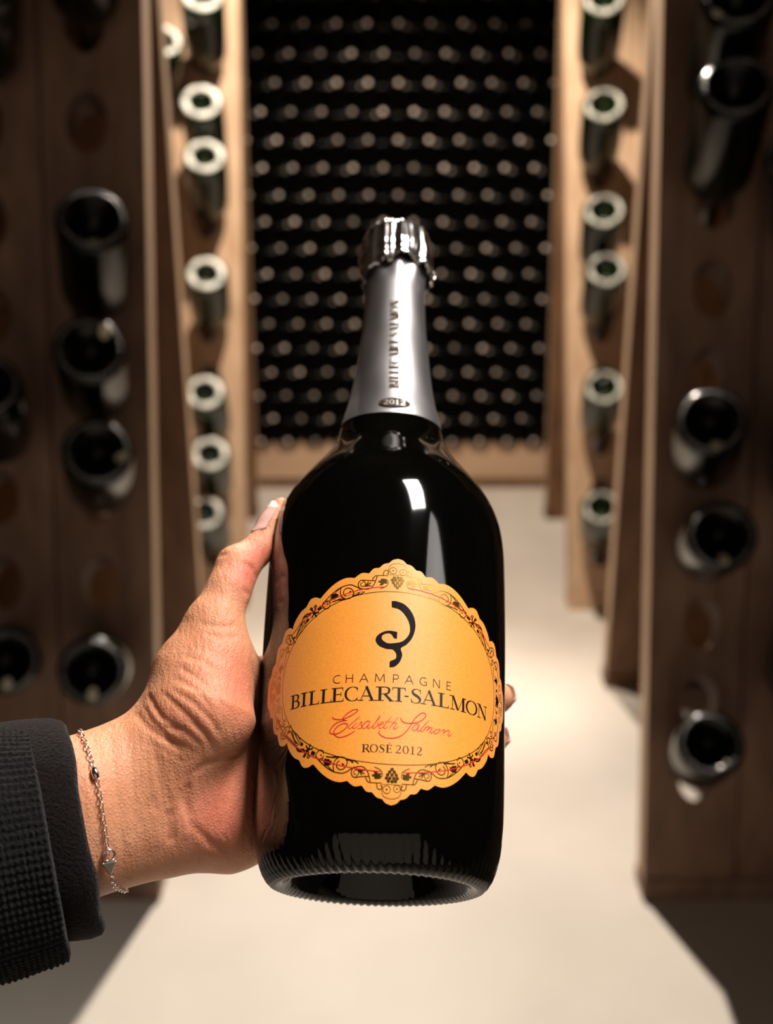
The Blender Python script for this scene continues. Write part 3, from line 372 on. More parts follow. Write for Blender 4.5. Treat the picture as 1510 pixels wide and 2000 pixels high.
mid_r = bottle_meshes('mid', GLASS_MID, RING_GLOW_R, .0300, .0405, .0014)
def patch_mark(rad, ang, wdt, hgt):
    """a brush dab of cream paint inside the hollow base"""
    V, F = [], []
    n, m = 8, 6
    pr = [(.0335, .0), (.030, .010), (.022, .018), (.009, .028), (.001, .0345), (-.0014, .0375), (.0015, .0405)]
    for i in range(n + 1):
        for j in range(m + 1):
            a, b = (i / n * 2 - 1), (j / m * 2 - 1)
            a2, b2 = a * math.sqrt(1 - b * b / 2), b * math.sqrt(1 - a * a / 2)
            x = rad * math.sin(ang) + a2 * wdt / 2; y = -rad * math.cos(ang) + b2 * hgt / 2
            r = math.hypot(x, y); z = np.interp(r, [p[1] for p in pr], [p[0] for p in pr]) - .0012
            V.append((x, y, z))
    for i in range(n):
        for j in range(m):
            q = i * (m + 1) + j; F.append((q, q + 1, q + m + 2, q + m + 1))
    return mesh('paint_mark', V, F, [PAINT])
def rack_bottle(base, axis, ms, label, group, mark=None, roll=0, seam=True):
    t = empty('champagne_bottle', base); tag(t, label, 'bottle', group)
    z = Vector(axis).normalized(); x = Vector((1, 0, 0)); x = (x - x.dot(z) * z).normalized(); y = z.cross(x)
    # local -y should face up on the base
    M = Matrix((x, y, z)).transposed().to_4x4()
    t.rotation_mode = 'QUATERNION'; t.rotation_quaternion = (M.to_quaternion() @ Matrix.Rotation(roll, 3, 'Z').to_quaternion())
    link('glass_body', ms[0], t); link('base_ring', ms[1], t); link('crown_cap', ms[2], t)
    if mark: link('paint_mark', patch_mark(*mark), t)
    return t
for it in RACKBOTTLES:
    key, base, axis, label, mark = it
    g = {'NL': 'bottles in the nearer left rack', 'NR': 'bottles in the nearer right rack', 'ML': 'bottles in the left rack behind', 'MR': 'bottles in the right rack behind'}[key]
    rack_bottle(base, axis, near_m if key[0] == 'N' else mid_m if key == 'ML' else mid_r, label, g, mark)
# ------------------------------------------------------------------ the bottle in the hand
BASE = Vector((-.0036, .29115, .96482)); AX = Vector((.02849, .78229, .62226)).normalized()
FR = Vector((.03823, -.62291, .78136)); FR = (FR - FR.dot(AX) * AX).normalized()
BK = -FR; RI = BK.cross(AX).normalized()
BM = Matrix((RI, BK, AX)).transposed().to_4x4()
S_ = [.0159, .0252, .0647, .105, .1321, .1431, .1545, .1653, .174, .1869, .1968, .2008, .2073, .2139, .2273, .2412, .2554, .27, .2851, .293]
R_ = [.04565, .04665, .04807, .04934, .04963, .04886, .04559, .03921, .03305, .02553, .02299, .02227, .02048, .01935, .01757, .01619, .01497, .01430, .01385, .0138]
def pchip(x, X, Y):
    X = np.array(X); Y = np.array(Y); h = np.diff(X); d = np.diff(Y) / h; mS = np.zeros(len(X))
    for i in range(1, len(X) - 1):
        mS[i] = 0 if d[i - 1] * d[i] <= 0 else 2 / (1 / d[i - 1] + 1 / d[i])
    mS[0], mS[-1] = d[0], d[-1]
    i = np.clip(np.searchsorted(X, x) - 1, 0, len(X) - 2); t = (x - X[i]) / h[i]
    return (2*t**3-3*t**2+1)*Y[i] + (t**3-2*t**2+t)*h[i]*mS[i] + (-2*t**3+3*t**2)*Y[i+1] + (t**3-t**2)*h[i]*mS[i+1]
SS = np.linspace(.0159, .293, 260); RRR = pchip(SS, S_, R_)
ker = np.ones(9) / 9; Rp = np.pad(RRR, 4, mode='edge'); RRR[8:-8] = np.convolve(Rp, ker, 'valid')[8:-8]
def Rad(s): return float(np.interp(s, SS, RRR))
bottle = empty('champagne_bottle', BASE); bottle.rotation_mode = 'QUATERNION'; bottle.rotation_quaternion = BM.to_quaternion()
tag(bottle, 'black champagne bottle with scalloped orange label and silver foil, held up in the hand', 'bottle')
prof = [(.0155, .0456)] + [(float(s), Rad(float(s))) for s in SS[1::2]]
prof += [(.3, .0138), (.3, 0)]
link('glass_body', lathe('glass_body', prof, 180, [GLASS]), bottle)
# knurled heel and hollow base
kp = [(.034, 0), (.033, .006), (.029, .014), (.021, .022), (.011, .029), (.005, .0322), (.0018, .0338), (.0004, .0352), (.0, .0368), (.0006, .0385), (.0020, .0402), (.0040, .0418), (.0065, .0432), (.0092, .0443), (.0122, .0451), (.0158, .0457)]
def knurl(t, z, r, k):
    if r < .0335 or r > .0437 or z > .0085: return r, z
    amp = .00065 * math.sin(PI * min(1, max(0, (r - .0332) / (.0438 - .0332)))) ** .8
    ph = t * 84 + (r - .0335) * 900
    s = (.5 + .5 * math.sin(ph)) ** .7
    return r + amp * s * .6, z - amp * s
link('knurled_base', lathe('knurled_base', kp, 84 * 10, [GLASS], fn=knurl), bottle)
# silver neck foil
fs = np.linspace(0, 1, 40)
def foil_fn(t, z, r, k):
    tt = (t + PI) % (2 * PI) - PI
    s0 = .1935 + .0048 * min(1, abs(tt) / 1.5) ** 2
    f = k / 39 if k < 40 else 1
    s = s0 + (.2925 - s0) * f
    rr = Rad(s) + .0004 + .00012 * math.sin(5 * t + s * 160) * (1 - f) + .0002 * noise.noise(Vector((math.cos(t) * 2, math.sin(t) * 2, s * 40)))
    if f > .86: rr += .0007 * (f - .86) / .14 * math.sin(9 * t + 1.3) + .0006 * (f - .86) / .14
    return rr, s
foil = link('neck_foil', lathe('neck_foil', [(.0 + f, .02) for f in fs], 160, [FOIL], fn=foil_fn), bottle)
foil['label'] = 'brushed silver neck foil'
# crinkled cap over cork and wire
cp = [(.2890, .0166), (.2897, .0176), (.2915, .0182), (.2935, .0181), (.2950, .0176), (.2965, .0177), (.2990, .0183), (.3030, .0183), (.3070, .0180), (.3110, .0177), (.3150, .0175), (.3190, .0173), (.3225, .0170), (.3252, .0163), (.3274, .0151), (.3290, .0130), (.3299, .0100), (.3303, .0050), (.3305, 0)]
CP2 = []
for (a, b) in zip(cp[:-1], cp[1:]):
    for q in range(3): CP2.append((a[0] + (b[0] - a[0]) * q / 3, a[1] + (b[1] - a[1]) * q / 3))
CP2.append(cp[-1])
def cap_fn(t, z, r, k):
    if z > .299: z = .299 + (z - .299) * .62
    low = max(0, min(1, (.312 - z) / .014)); mid = max(0, 1 - abs(z - .310) / .02)
    n1 = noise.noise(Vector((math.cos(t) * 3.2, math.sin(t) * 3.2, z * 45)))
    n2 = noise.noise(Vector((math.cos(t) * 7, math.sin(t) * 7, z * 30 + 5)))
    pleat = math.sin(11 * t + 2 * n1 + z * 60)
    f = min(1, r / .012)
    rr = r + f * (.0011 * n1 + .0009 * n2 + .00045 * low * pleat + .0003 * mid * pleat)
    zz = z
    if z < .2915: zz = z + (.0022 * math.sin(2 * t + .6) + .0014 * math.sin(7 * t) + .0012 * n2 * 2) * (.2925 - z) / .0035; rr += .0006 * math.sin(5 * t + 1) * (.2925 - z) / .0035
    return rr, zz
cap = link('cap_foil', lathe('cap_foil', CP2, 200, [CAPFOIL], fn=cap_fn), bottle); cap['label'] = 'crinkled shiny silver foil over the cork'
V, F = [], []
def tube(pts, rad, segs=8, closed=False):
    V, F = [], []; n = len(pts); pts = [Vector(p) for p in pts]; up = None
    for i in range(n):
        a = pts[(i - 1) % n] if (closed or i) else pts[0]; b = pts[(i + 1) % n] if (closed or i < n - 1) else pts[-1]
        t = (b - a).normalized()
        if up is None: up = t.orthogonal().normalized()
        up = (up - up.dot(t) * t).normalized(); s = t.cross(up); r = rad[i] if isinstance(rad, (list, tuple)) else rad
        for k in range(segs):
            c = 2 * PI * k / segs; V.append(pts[i] + up * math.cos(c) * r + s * math.sin(c) * r)
    for i in range(n if closed else n - 1):
        for k in range(segs):
            a, b = i * segs + k, i * segs + (k + 1) % segs; c, d = ((i + 1) % n) * segs + (k + 1) % segs, ((i + 1) % n) * segs + k
            F.append((a, b, c, d))
    if not closed: F.append(tuple(range(segs))[::-1]); F.append(tuple(range((n - 1) * segs, n * segs)))
    return V, F
pts = []
for q in range(9):
    s = .2905 - q * .0011; t = 1.22 + .02 * math.sin(q); r = .0192 + .0012 * math.sin(q * .5)
    pts.append((r * math.sin(t), -r * math.cos(t), s))
V, F = tube(pts, [.0009, .0008, .0008, .0007, .0007, .0008, .0009, .001, .0006]); link('wire_tail', mesh('wire_tail', V, F, [STEEL]), bottle)
# --- flat print on curved surfaces: everything below is drawn in (a, s): arc length right of the label centre and height, in mm
def lab(a, s, off):
    th = (a + 2.9) / 48.7; z = (s + 64.8) / 1000; r = Rad(z) + off / 1000
    return (r * math.sin(th), -r * math.cos(th), z)
def smooth_pts(P, step=.5, closed=False):
    P = [np.array(p, float) for p in P]; out = []; n = len(P)
    rng = range(n if closed else n - 1)
    for i in rng:
        p0 = P[(i - 1) % n] if (closed or i > 0) else P[0] * 2 - P[1]; p1 = P[i]; p2 = P[(i + 1) % n]
        p3 = P[(i + 2) % n] if (closed or i + 2 < n) else P[-1] * 2 - P[-2]
        m = max(1, int(np.linalg.norm(p2[:2] - p1[:2]) / step))
        for k in range(m):
            t = k / m
            out.append(.5 * ((2 * p1) + (-p0 + p2) * t + (2 * p0 - 5 * p1 + 4 * p2 - p3) * t * t + (-p0 + 3 * p1 - 3 * p2 + p3) * t ** 3))
    if not closed: out.append(P[-1])
    return out
class Print:
    def __init__(s, mp): s.V, s.F, s.mp = [], [], mp
    def ribbon(s, pts, wd, off, smooth=True, step=.5):
        """pts (a,s) ; wd a width or a list of widths"""
        W_ = wd if isinstance(wd, (list, tuple)) else [wd] * len(pts)
        P = [(p[0], p[1], w_) for p, w_ in zip(pts, W_)]
        if smooth and len(P) > 2: P = smooth_pts(P, step)
        else:
            Q = []
            for p, q in zip(P[:-1], P[1:]):
                m = max(1, int(math.hypot(q[0] - p[0], q[1] - p[1]) / .8))
                for k in range(m): Q.append(np.array(p) + (np.array(q) - np.array(p)) * k / m)
            Q.append(np.array(P[-1])); P = Q
        P = [np.array(p) for p in P]; n = len(P); b = len(s.V)
        for i in range(n):
            d = P[min(i + 1, n - 1)][:2] - P[max(i - 1, 0)][:2]; L = np.linalg.norm(d)
            if L < 1e-9: d = np.array([1., 0]); L = 1
            nx = np.array([-d[1], d[0]]) / L; h = abs(P[i][2]) / 2
            for sg in (1, -1):
                q = P[i][:2] + nx * h * sg; s.V.append(s.mp(q[0], q[1], off))
        for i in range(n - 1): s.F.append((b + 2 * i, b + 2 * i + 1, b + 2 * i + 3, b + 2 * i + 2))
    def poly(s, pts, off, thick=0, grid=1.6):
        """filled outline, cut into a grid so that it follows the glass"""
        bm = bmesh.new(); vv = [bm.verts.new((p[0], p[1], 0)) for p in pts]
        es = [bm.edges.new((vv[i], vv[(i + 1) % len(vv)])) for i in range(len(vv))]
        bmesh.ops.triangle_fill(bm, edges=es, use_beauty=True)
        xs = [p[0] for p in pts]; ys = [p[1] for p in pts]
        for ax_, lo, hi, g in ((0, min(xs), max(xs), grid), (1, min(ys), max(ys), grid * 2.5)):
            c = math.floor(lo / g) * g + g
            while c < hi:
                pt = (c, 0, 0) if ax_ == 0 else (0, c, 0); no = (1, 0, 0) if ax_ == 0 else (0, 1, 0)
                bmesh.ops.bisect_plane(bm, geom=bm.verts[:] + bm.edges[:] + bm.faces[:], plane_co=pt, plane_no=no, dist=1e-5); c += g
        b = len(s.V); bm.verts.index_update()
        for v in bm.verts: s.V.append(s.mp(v.co.x, v.co.y, off))
        for f in bm.faces:
            q = [v.index + b for v in f.verts]
            if f.normal.z < 0: q.reverse()
            s.F.append(tuple(q))
        if thick:
            bd = [e for e in bm.edges if len(e.link_faces) == 1]
            for e in bd:
                a, c = e.verts; i = len(s.V)
                s.V += [s.mp(a.co.x, a.co.y, off), s.mp(c.co.x, c.co.y, off), s.mp(c.co.x, c.co.y, off - thick), s.mp(a.co.x, a.co.y, off - thick)]; s.F.append((i, i + 1, i + 2, i + 3))
        bm.free()
    def obj(s, name, m, parent, smooth=True):
        return link(name, mesh(name, s.V, s.F, [m], smooth), parent)
# outline of the label: one quarter, mirrored
Q1 = [[(0, 45), (1.9, 44.4), (3.2, 43.1)], [(3.2, 43.1), (5.1, 42.6), (6.8, 41.0)], [(6.8, 41.0), (8.8, 40.7), (10.5, 38.8)], [(10.5, 38.8), (13.2, 39.0), (15.8, 37.2)],
      [(15.8, 37.2), (18.8, 37.5), (22.0, 36.5), (25.5, 34.2), (29.2, 30.7)], [(29.2, 30.7), (31.3, 31.6), (33.6, 31.2), (35.5, 28.6)], [(35.5, 28.6), (37.9, 27.4), (40.2, 25.1), (41.6, 22.9), (42.0, 21.4)],
      [(42.0, 21.4), (43.8, 22.3), (46.4, 21.5), (48.2, 17.6)], [(48.2, 17.6), (50.6, 16.2), (51.7, 13.5), (52.2, 10.5)], [(52.2, 10.5), (54.4, 9.4), (55.4, 6.8)], [(55.4, 6.8), (57.3, 4.8), (57.9, 2.0), (58, 0)]]
q = []
for seg in Q1:
    sp = smooth_pts(seg, .5); q += [tuple(p[:2]) for p in (sp if not q else sp[1:])]
quarter = q
outline = list(quarter) + [(a, -s) for a, s in quarter[::-1][1:]] + [(-a, -s) for a, s in quarter[1:]] + [(-a, s) for a, s in quarter[::-1][1:-1]]
pb = Print(lab); pb.poly(outline, .16, .15); label = pb.obj('label', LABEL, bottle); label['label'] = 'scalloped orange paper label'
OFF = .19
# inner oval line and red line
def ell(a0, b0, n, t0, t1, p=2.0):
    o = []
    for i in range(n + 1):
        t = t0 + (t1 - t0) * i / n; c, s = math.cos(t), math.sin(t)
        o.append((a0 * math.copysign(abs(c) ** (2 / p), c), b0 * math.copysign(abs(s) ** (2 / p), s)))
    return o
fr = Print(lab)
fr.ribbon(ell(46.4, 31.6, 160, 0, 2 * PI, 2.05), .28, OFF, False)
fr.ribbon(ell(47.9, 32.6, 60, PI * .58, PI * .80, 2.05), .16, OFF, False)
mir = ((1, 1), (-1, 1), (1, -1), (-1, -1))
for ma, ms in mir:
    for wd, pl in FRIEZE:
        fr.ribbon([(a * ma, s * ms) for a, s in pl], wd * 1.25, OFF + .005, len(pl) > 2)
    for L in LEAVES: fr.poly([(a * ma, s * ms) for a, s in (L if ma * ms > 0 else L[::-1])], OFF + .005)
def disc(pr, a, s, r, off, n=12): pr.poly([(a + r * math.cos(2 * PI * i / n), s + r * math.sin(2 * PI * i / n)) for i in range(n)], off)
def ring(pr, a, s, r, wd, off, n=20, e=1.0): pr.ribbon([(a + r * math.cos(2 * PI * i / n), s + r * e * math.sin(2 * PI * i / n)) for i in range(n + 1)], wd, off, False)
rg = random.Random(3)
for sg in (1, -1):
    for k, (a, s) in enumerate([(0, 33.2), (-.8, 34.1), (.8, 34.1), (-1.5, 35.1), (0, 35.1), (1.5, 35.1), (-1.9, 36.2), (-.7, 36.2), (.7, 36.2), (1.9, 36.2), (-1.2, 37.2), (.1, 37.3), (1.3, 37.2)]):
        disc(fr, a, s * sg, .62, OFF + .005, 9)
    ring(fr, -1.7, 40.0 * sg, 1.3, .25, OFF, 18); ring(fr, 1.9, 39.6 * sg, 1.2, .25, OFF, 18); disc(fr, -1.7, 40.0 * sg, .35, OFF, 8); disc(fr, 1.9, 39.6 * sg, .3, OFF, 8)
    fr.ribbon([(-3.6, 38.6 * sg), (-2.9, 42.0 * sg), (0, 43.0 * sg), (2.9, 42.0 * sg), (3.6, 38.6 * sg)], .22, OFF)
    fr.ribbon([(-3.4, 38.3 * sg), (3.4, 38.3 * sg)], .2, OFF, False)
for sg in (1, -1):   # sprays at the two ends
    for a, s, r in [(48.4, .9, .7), (49.6, 1.3, .8), (48.6, -.6, .8), (49.9, -.2, .8), (49.2, .3, .8), (48.2, -1.7, .55), (49.7, -1.5, .7), (48.6, 2.1, .6), (50.6, .6, .55)]: disc(fr, a * sg, s, r, OFF, 9)
    for ms in (1, -1):
        ring(fr, 53.4 * sg, 2.6 * ms, 1.5, .26, OFF); ring(fr, 53.2 * sg, 2.6 * ms, .6, .22, OFF); ring(fr, 51.8 * sg, 6.2 * ms, 1.0, .24, OFF); ring(fr, 55.2 * sg, .9 * ms, .7, .2, OFF)
        fr.ribbon([(47.6 * sg, 3 * ms), (49.2 * sg, 4.6 * ms), (50.6 * sg, 3.4 * ms), (52 * sg, 1.0 * ms)], .25, OFF)
        fr.ribbon([(47.2 * sg, 9.5 * ms), (48.8 * sg, 7.4 * ms), (48.0 * sg, 5.4 * ms)], .3, OFF)
        for da in (0, .7, 1.4): fr.ribbon([((47.4 + da) * sg, 8.8 * ms), ((48.1 + da) * sg, 6.4 * ms)], .22, OFF, False)
        disc(fr, 48.6 * sg, 4.2 * ms, .6, OFF, 8)
fr_o = fr.obj('label_frieze', GOLD, label); fr_o['label'] = 'dark gold scroll and vine frieze'
rd = Print(lab)
rd.ribbon([(a, s + .12) for a, s in ell(50.6, 33.4, 90, PI * .20, PI * .475, 2.0)], .34, OFF + .03, False)
rd.ribbon([(a, s + .12) for a, s in ell(50.6, 33.4, 90, PI * .53, PI * .77, 2.0)], .34, OFF + .03, False)
rd.obj('red_border_line', RED, label); rd = Print(lab)
rd.ribbon(ell(51.4, 34.2, 120, PI * 1.10, PI * 1.475, 2.0), .34, OFF + .03, False)
rd.ribbon(ell(51.4, 34.2, 120, PI * 1.525, PI * 1.87, 2.0), .34, OFF + .03, False)
rd.obj('red_border_line', RED, label); rd = Print(lab)
for pl in SCRIPT: rd.ribbon(pl, .20 if len(pl) < 4 else [.20] + [.30] * (len(pl) - 2) + [.18], OFF, len(pl) > 2, .25)
for pl in SCRIPT[:2] + SCRIPT[14:15]: rd.ribbon(pl, [.22] + [.38] * (len(pl) - 2) + [.3], OFF, True, .25)
rd.obj('red_script', RED, label)
em = Print(lab)
EP = EMBLEM
corner = {0, 11, 12, 23, 24, 38}
segs_, cur = [], []
for i in range(len(EP)):
    cur.append(EP[i])
    if i in corner and len(cur) > 1: segs_.append(cur); cur = [EP[i]]
poly = []
for sg in segs_:
    sp = smooth_pts(sg, .35) if len(sg) > 2 else [np.array(p) for p in sg]
    poly += [tuple(p[:2]) for p in sp[:-1]]
em.poly(poly + [EP[-1]], .34, .15, .8); eo = em.obj('emblem', INK_GLOSS, label); eo['label'] = 'embossed black monogram of two joined curves'
# ---- lettering: a small Roman alphabet drawn stroke by stroke in units of the capital height
TH, TN = .205, .065
def arc(cx, cy, rx, ry, a0, a1, n=14): return [(cx + rx * math.cos(math.radians(a0 + (a1 - a0) * i / n)), cy + ry * math.sin(math.radians(a0 + (a1 - a0) * i / n))) for i in range(n + 1)]
def arcw(a0, a1, lo, hi, n=14): return [lo + (hi - lo) * abs(math.cos(math.radians(a0 + (a1 - a0) * i / n))) ** 1.3 for i in range(n + 1)]
def st(x, w_=TH): return ([(x, 0), (x, 1)], w_, 0)
def sf(x, y, w_=.36): return ([(x - w_ / 2, y), (x + w_ / 2, y)], TN, 0)
def sfs(x, w_=.36): return [sf(x, TN / 2, w_), sf(x, 1 - TN / 2, w_)]
GL = {
 'I': (.40, [st(.2)] + sfs(.2)),
 'L': (.66, [st(.2), sf(.2, 1 - TN / 2), ([(.05, TN / 2), (.62, TN / 2)], TN, 0), ([(.585, 0), (.62, .24)], [.09, .03], 0)]),
 'E': (.66, [st(.2), ([(.05, TN / 2), (.62, TN / 2)], TN, 0), ([(.05, 1 - TN / 2), (.59, 1 - TN / 2)], TN, 0), ([(.2, .52), (.5, .52)], TN, 0), ([(.5, .38), (.5, .66)], .05, 0), ([(.585, 0), (.62, .24)], [.09, .03], 0), ([(.56, 1), (.59, .78)], [.09, .03], 0)]),
 'C': (.76, [(arc(.43, .5, .37, .49, 52, 308, 22), arcw(52, 308, .04, .17, 22), 1), ([(.665, .93), (.68, .68)], [.10, .03], 0), ([(.665, .07), (.69, .28)], [.08, .03], 0)]),
 'A': (.80, [([(.12, 0), (.40, 1)], .06, 0), ([(.38, 1.02), (.68, 0)], .18, 0), ([(.22, .33), (.58, .33)], TN, 0), sf(.12, TN / 2, .28), sf(.68, TN / 2, .34)]),
 'R': (.80, [st(.2)] + sfs(.2) + [([(.2, .975), (.42, .975), (.58, .90), (.61, .75), (.57, .58), (.42, .50), (.2, .50)], [.05, .06, .13, .17, .13, .06, .05], 1), ([(.40, .52), (.72, .0)], .17, 0), sf(.72, TN / 2, .24)]),
 'T': (.78, [st(.39), sf(.39, TN / 2), ([(.06, 1 - TN / 2), (.72, 1 - TN / 2)], TN, 0), ([(.085, 1), (.055, .76)], [.09, .03], 0), ([(.695, 1), (.725, .76)], [.09, .03], 0)]),
 'B': (.72, [st(.2), sf(.12, TN / 2, .22), sf(.12, 1 - TN / 2, .22), ([(.2, .975), (.40, .975), (.54, .90), (.56, .77), (.53, .60), (.40, .535), (.2, .535)], [.05, .06, .12, .16, .12, .06, .05], 1), ([(.2, .52), (.43, .52), (.59, .42), (.62, .27), (.58, .10), (.43, .025), (.2, .025)], [.05, .06, .13, .18, .13, .06, .05], 1)]),
 'S': (.62, [([(.50, .80), (.46, .93), (.32, .985), (.17, .92), (.12, .76), (.22, .60), (.38, .47), (.49, .30), (.44, .09), (.28, .01), (.13, .06), (.08, .22)], [.05, .05, .05, .10, .15, .19, .20, .17, .10, .05, .05, .05], 1), ([(.49, .98), (.51, .70)], [.05, .04], 0), ([(.09, .02), (.065, .30)], [.05, .04], 0)]),
 'O': (.88, [(arc(.44, .5, .36, .48, 90, 450, 30), arcw(90, 450, .05, .17, 30), 1)]),
 'M': (1.06, [([(.17, 0), (.17, 1)], .06, 0), ([(.19, 1), (.51, .04)], .17, 0), ([(.53, .02), (.84, 1)], .055, 0), st(.86), sf(.17, TN / 2, .28), sf(.10, 1 - TN / 2, .22), sf(.87, TN / 2), sf(.92, 1 - TN / 2, .26)]),
 'N': (.90, [([(.17, 0), (.17, 1)], .06, 0), ([(.19, 1), (.73, .0)], .18, 0), ([(.73, 0), (.73, 1)], .06, 0), sf(.17, TN / 2, .28), sf(.10, 1 - TN / 2, .2), sf(.73, 1 - TN / 2, .28)]),
 '-': (.36, [([(.05, .42), (.31, .42)], .10, 0)]),
 '2': (.62, [([(.10, .74), (.14, .92), (.30, .985), (.46, .90), (.48, .72), (.38, .50), (.22, .28), (.08, .07)], [.07, .07, .06, .13, .16, .13, .08, .07], 1), ([(.06, .05), (.54, .05)], .11, 0), ([(.50, .02), (.55, .24)], [.06, .03], 0)]),
 '0': (.64, [(arc(.32, .5, .235, .48, 90, 450, 26), arcw(90, 450, .05, .15, 26), 1)]),
 '1': (.50, [st(.27, .15), sf(.27, TN / 2), ([(.26, .97), (.12, .86)], [.10, .03], 0)]),
 ' ': (.34, []),
}
GL['\u00c9'] = (GL['E'][0], GL['E'][1] + [([(.28, 1.10), (.44, 1.26)], [.06, .11], 0)])
SW = .095
def sarc(*a): return arc(*a)
SANS = {
 'C': (.72, [(arc(.5, .5, .42, .46, 55, 305, 18), SW, 1)]), 'H': (.80, [([(.08, 0), (.08, 1)], SW, 0), ([(.72, 0), (.72, 1)], SW, 0), ([(.08, .53), (.72, .53)], SW, 0)]),
 'A': (.86, [([(.03, 0), (.43, 1)], SW, 0), ([(.43, 1), (.83, 0)], SW, 0), ([(.17, .34), (.69, .34)], SW, 0)]),
 'M': (1.0, [([(.07, 0), (.12, 1)], SW, 0), ([(.12, 1), (.5, .15)], SW, 0), ([(.5, .15), (.88, 1)], SW, 0), ([(.88, 1), (.93, 0)], SW, 0)]),
 'P': (.64, [([(.08, 0), (.08, 1)], SW, 0), ([(.08, .955), (.34, .955), (.53, .86), (.56, .71), (.52, .56), (.34, .46), (.08, .46)], SW, 1)]),
 'G': (.86, [(arc(.5, .5, .42, .46, 52, 315, 18), SW, 1), ([(.80, .03), (.80, .47)], SW, 0), ([(.52, .45), (.80, .45)], SW, 0)]),
 'N': (.80, [([(.08, 0), (.08, 1)], SW, 0), ([(.08, 1), (.72, 0)], SW, 0), ([(.72, 0), (.72, 1)], SW, 0)]),
 'E': (.60, [([(.08, 0), (.08, 1)], SW, 0), ([(.08, .045), (.54, .045)], SW, 0), ([(.08, .53), (.48, .53)], SW, 0), ([(.08, .955), (.52, .955)], SW, 0)]),
}
def glyph(pr, lib, ch, x0, x1, y0, h, off, thick=1.0, rot=None):
    gw, strokes = lib[ch]; k = (x1 - x0) / gw
    for pts, wd, sm in strokes:
        P = [(x0 + px_ * k, y0 + py_ * h) for px_, py_ in pts]
        W_ = [v * h * thick for v in wd] if isinstance(wd, (list, tuple)) else wd * h * thick
        if rot: P = [rot(*p) for p in P]
        pr.ribbon(P, W_, off, bool(sm), .3)
tx = Print(lab)
for ch, a0, a1 in [('B', -41.3, -36.2), ('I', -36.1, -32.9), ('L', -32.6, -27.5), ('L', -27.6, -22.5), ('E', -23.3, -17.9), ('C', -17.9, -12.6), ('A', -12.9, -6.8), ('R', -6.7, -.3), ('T', -1.1, 4.4), ('-', 3.4, 5.4), ('S', 5.6, 10.4), ('A', 9.6, 16.0), ('L', 16.1, 21.1), ('M', 21.2, 28.8), ('O', 28.4, 34.9), ('N', 34.5, 41.0)]:
    glyph(tx, GL, ch, a0, a1, -9.65, 5.15, OFF)
for ch, a0, a1 in [('C', -22.7, -19.9), ('H', -17.8, -14.8), ('A', -12.6, -9.4), ('M', -7.2, -3.4), ('P', -.8, 1.7), ('A', 3.6, 6.8), ('G', 8.9, 11.9), ('N', 14.1, 17.1), ('E', 19.6, 21.9)]:
    glyph(tx, SANS, ch, a0, a1, -2.95, 3.1, OFF)
for ch, a0, a1 in [('R', -11.0, -7.9), ('O', -8.1, -5.1), ('S', -4.9, -2.6), ('\u00c9', -2.6, -.1), ('2', .9, 3.2), ('0', 3.4, 5.8), ('1', 6.0, 8.1), ('2', 8.5, 10.8)]:
    glyph(tx, GL, ch, a0, a1, -27.65, 2.75, OFF)
tx.obj('lettering', INK, label)
# vertical lettering and vintage badge on the foil
def foilmap(a, s, off):      # a: mm around to the right, s: mm up the axis
    z = s / 1000; r = Rad(z) + .0004 + off / 1000; th = a / 1000 / r
    return (r * math.sin(th), -r * math.cos(th), z)
ft = Print(foilmap)
x = 208.3
wid = {c: GL[c][0] for c in 'BILECARTSMON-'}
wid['-'] = .2
tot = sum(wid[c] + .10 for c in 'BILLECART-SALMON'); sc = (264.5 - 208.3) / tot
for c in 'BILLECART-SALMON':
    x1 = x + wid[c] * sc
    def rot(p, q): return ((2.55 + (p - 208) * -.012) - q, p)
    glyph(ft, GL, c, x, x1, 0, 4.5, .50, 1.15, rot)
    x = x1 + .10 * sc
ft.obj('foil_lettering', INK_GOLD, foil)
bd = Print(foilmap); bd.poly([(.7 + 7.0 * math.cos(2 * PI * i / 40), 199.1 + 2.9 * math.sin(2 * PI * i / 40)) for i in range(40)], .52, .3, 1.0)
badge = bd.obj('vintage_badge', BROWN, foil); badge['label'] = 'dark oval badge'
bt = Print(foilmap)
for ch, a0, a1 in [('2', -4.4, -1.9), ('0', -1.8, .5), ('1', .6, 2.8), ('2', 3.1, 5.6)]: glyph(bt, GL, ch, a0, a1, 197.7, 2.9, .62, .95)
bt.obj('foil_lettering', SILVER_INK, foil)
# ------------------------------------------------------------------ the hand: one continuous surface grown from a smooth distance field
person = empty('person', (-.11, .30, .985)); tag(person, 'left hand and forearm in dark knit sleeve, palm and thumb gripping the bottle from behind', 'person')
Sx = np.array([0.0, .004] + S_); Rx = np.array([.040, .0445] + R_)
Bv = np.array(BASE); Av = np.array(AX)
pr = []
for ci, c in enumerate(HANDCH):
    for (a, ra), (b, rb) in zip(c[:-1], c[1:]): pr.append((ci, np.array(a), ra, np.array(b), rb))
def cone(P, a, ra, b, rb):
    ba = b - a; h = np.clip(((P - a) @ ba) / (ba @ ba), 0, 1)
    return np.linalg.norm(P - a - h[..., None] * ba, axis=-1) - (ra + (rb - ra) * h)
def smin(a, b, k):
    h = np.maximum(k - np.abs(a - b), 0) / k
    return np.minimum(a, b) - h * h * k * .25
def handsdf(P):
    ds = []
    for i in range(len(HANDCH)):
        m = None
        for ci, a, ra, b, rb in pr:
            if ci == i:
                v = cone(P, a, ra, b, rb); m = v if m is None else smin(m, v, .006)
        ds.append(m)
    d = ds[0]
    for i in range(1, 9): d = smin(d, ds[i], .012)
    for i in range(9, len(ds)): d = smin(d, ds[i], .0035)
    q = P - Bv; s = q @ Av; r = np.linalg.norm(q - s[..., None] * Av, axis=-1)
    bt_ = np.where(s < -.001, .05, r - np.interp(s, Sx, Rx))
    return np.maximum(d, .0002 - bt_)
VX = .0009
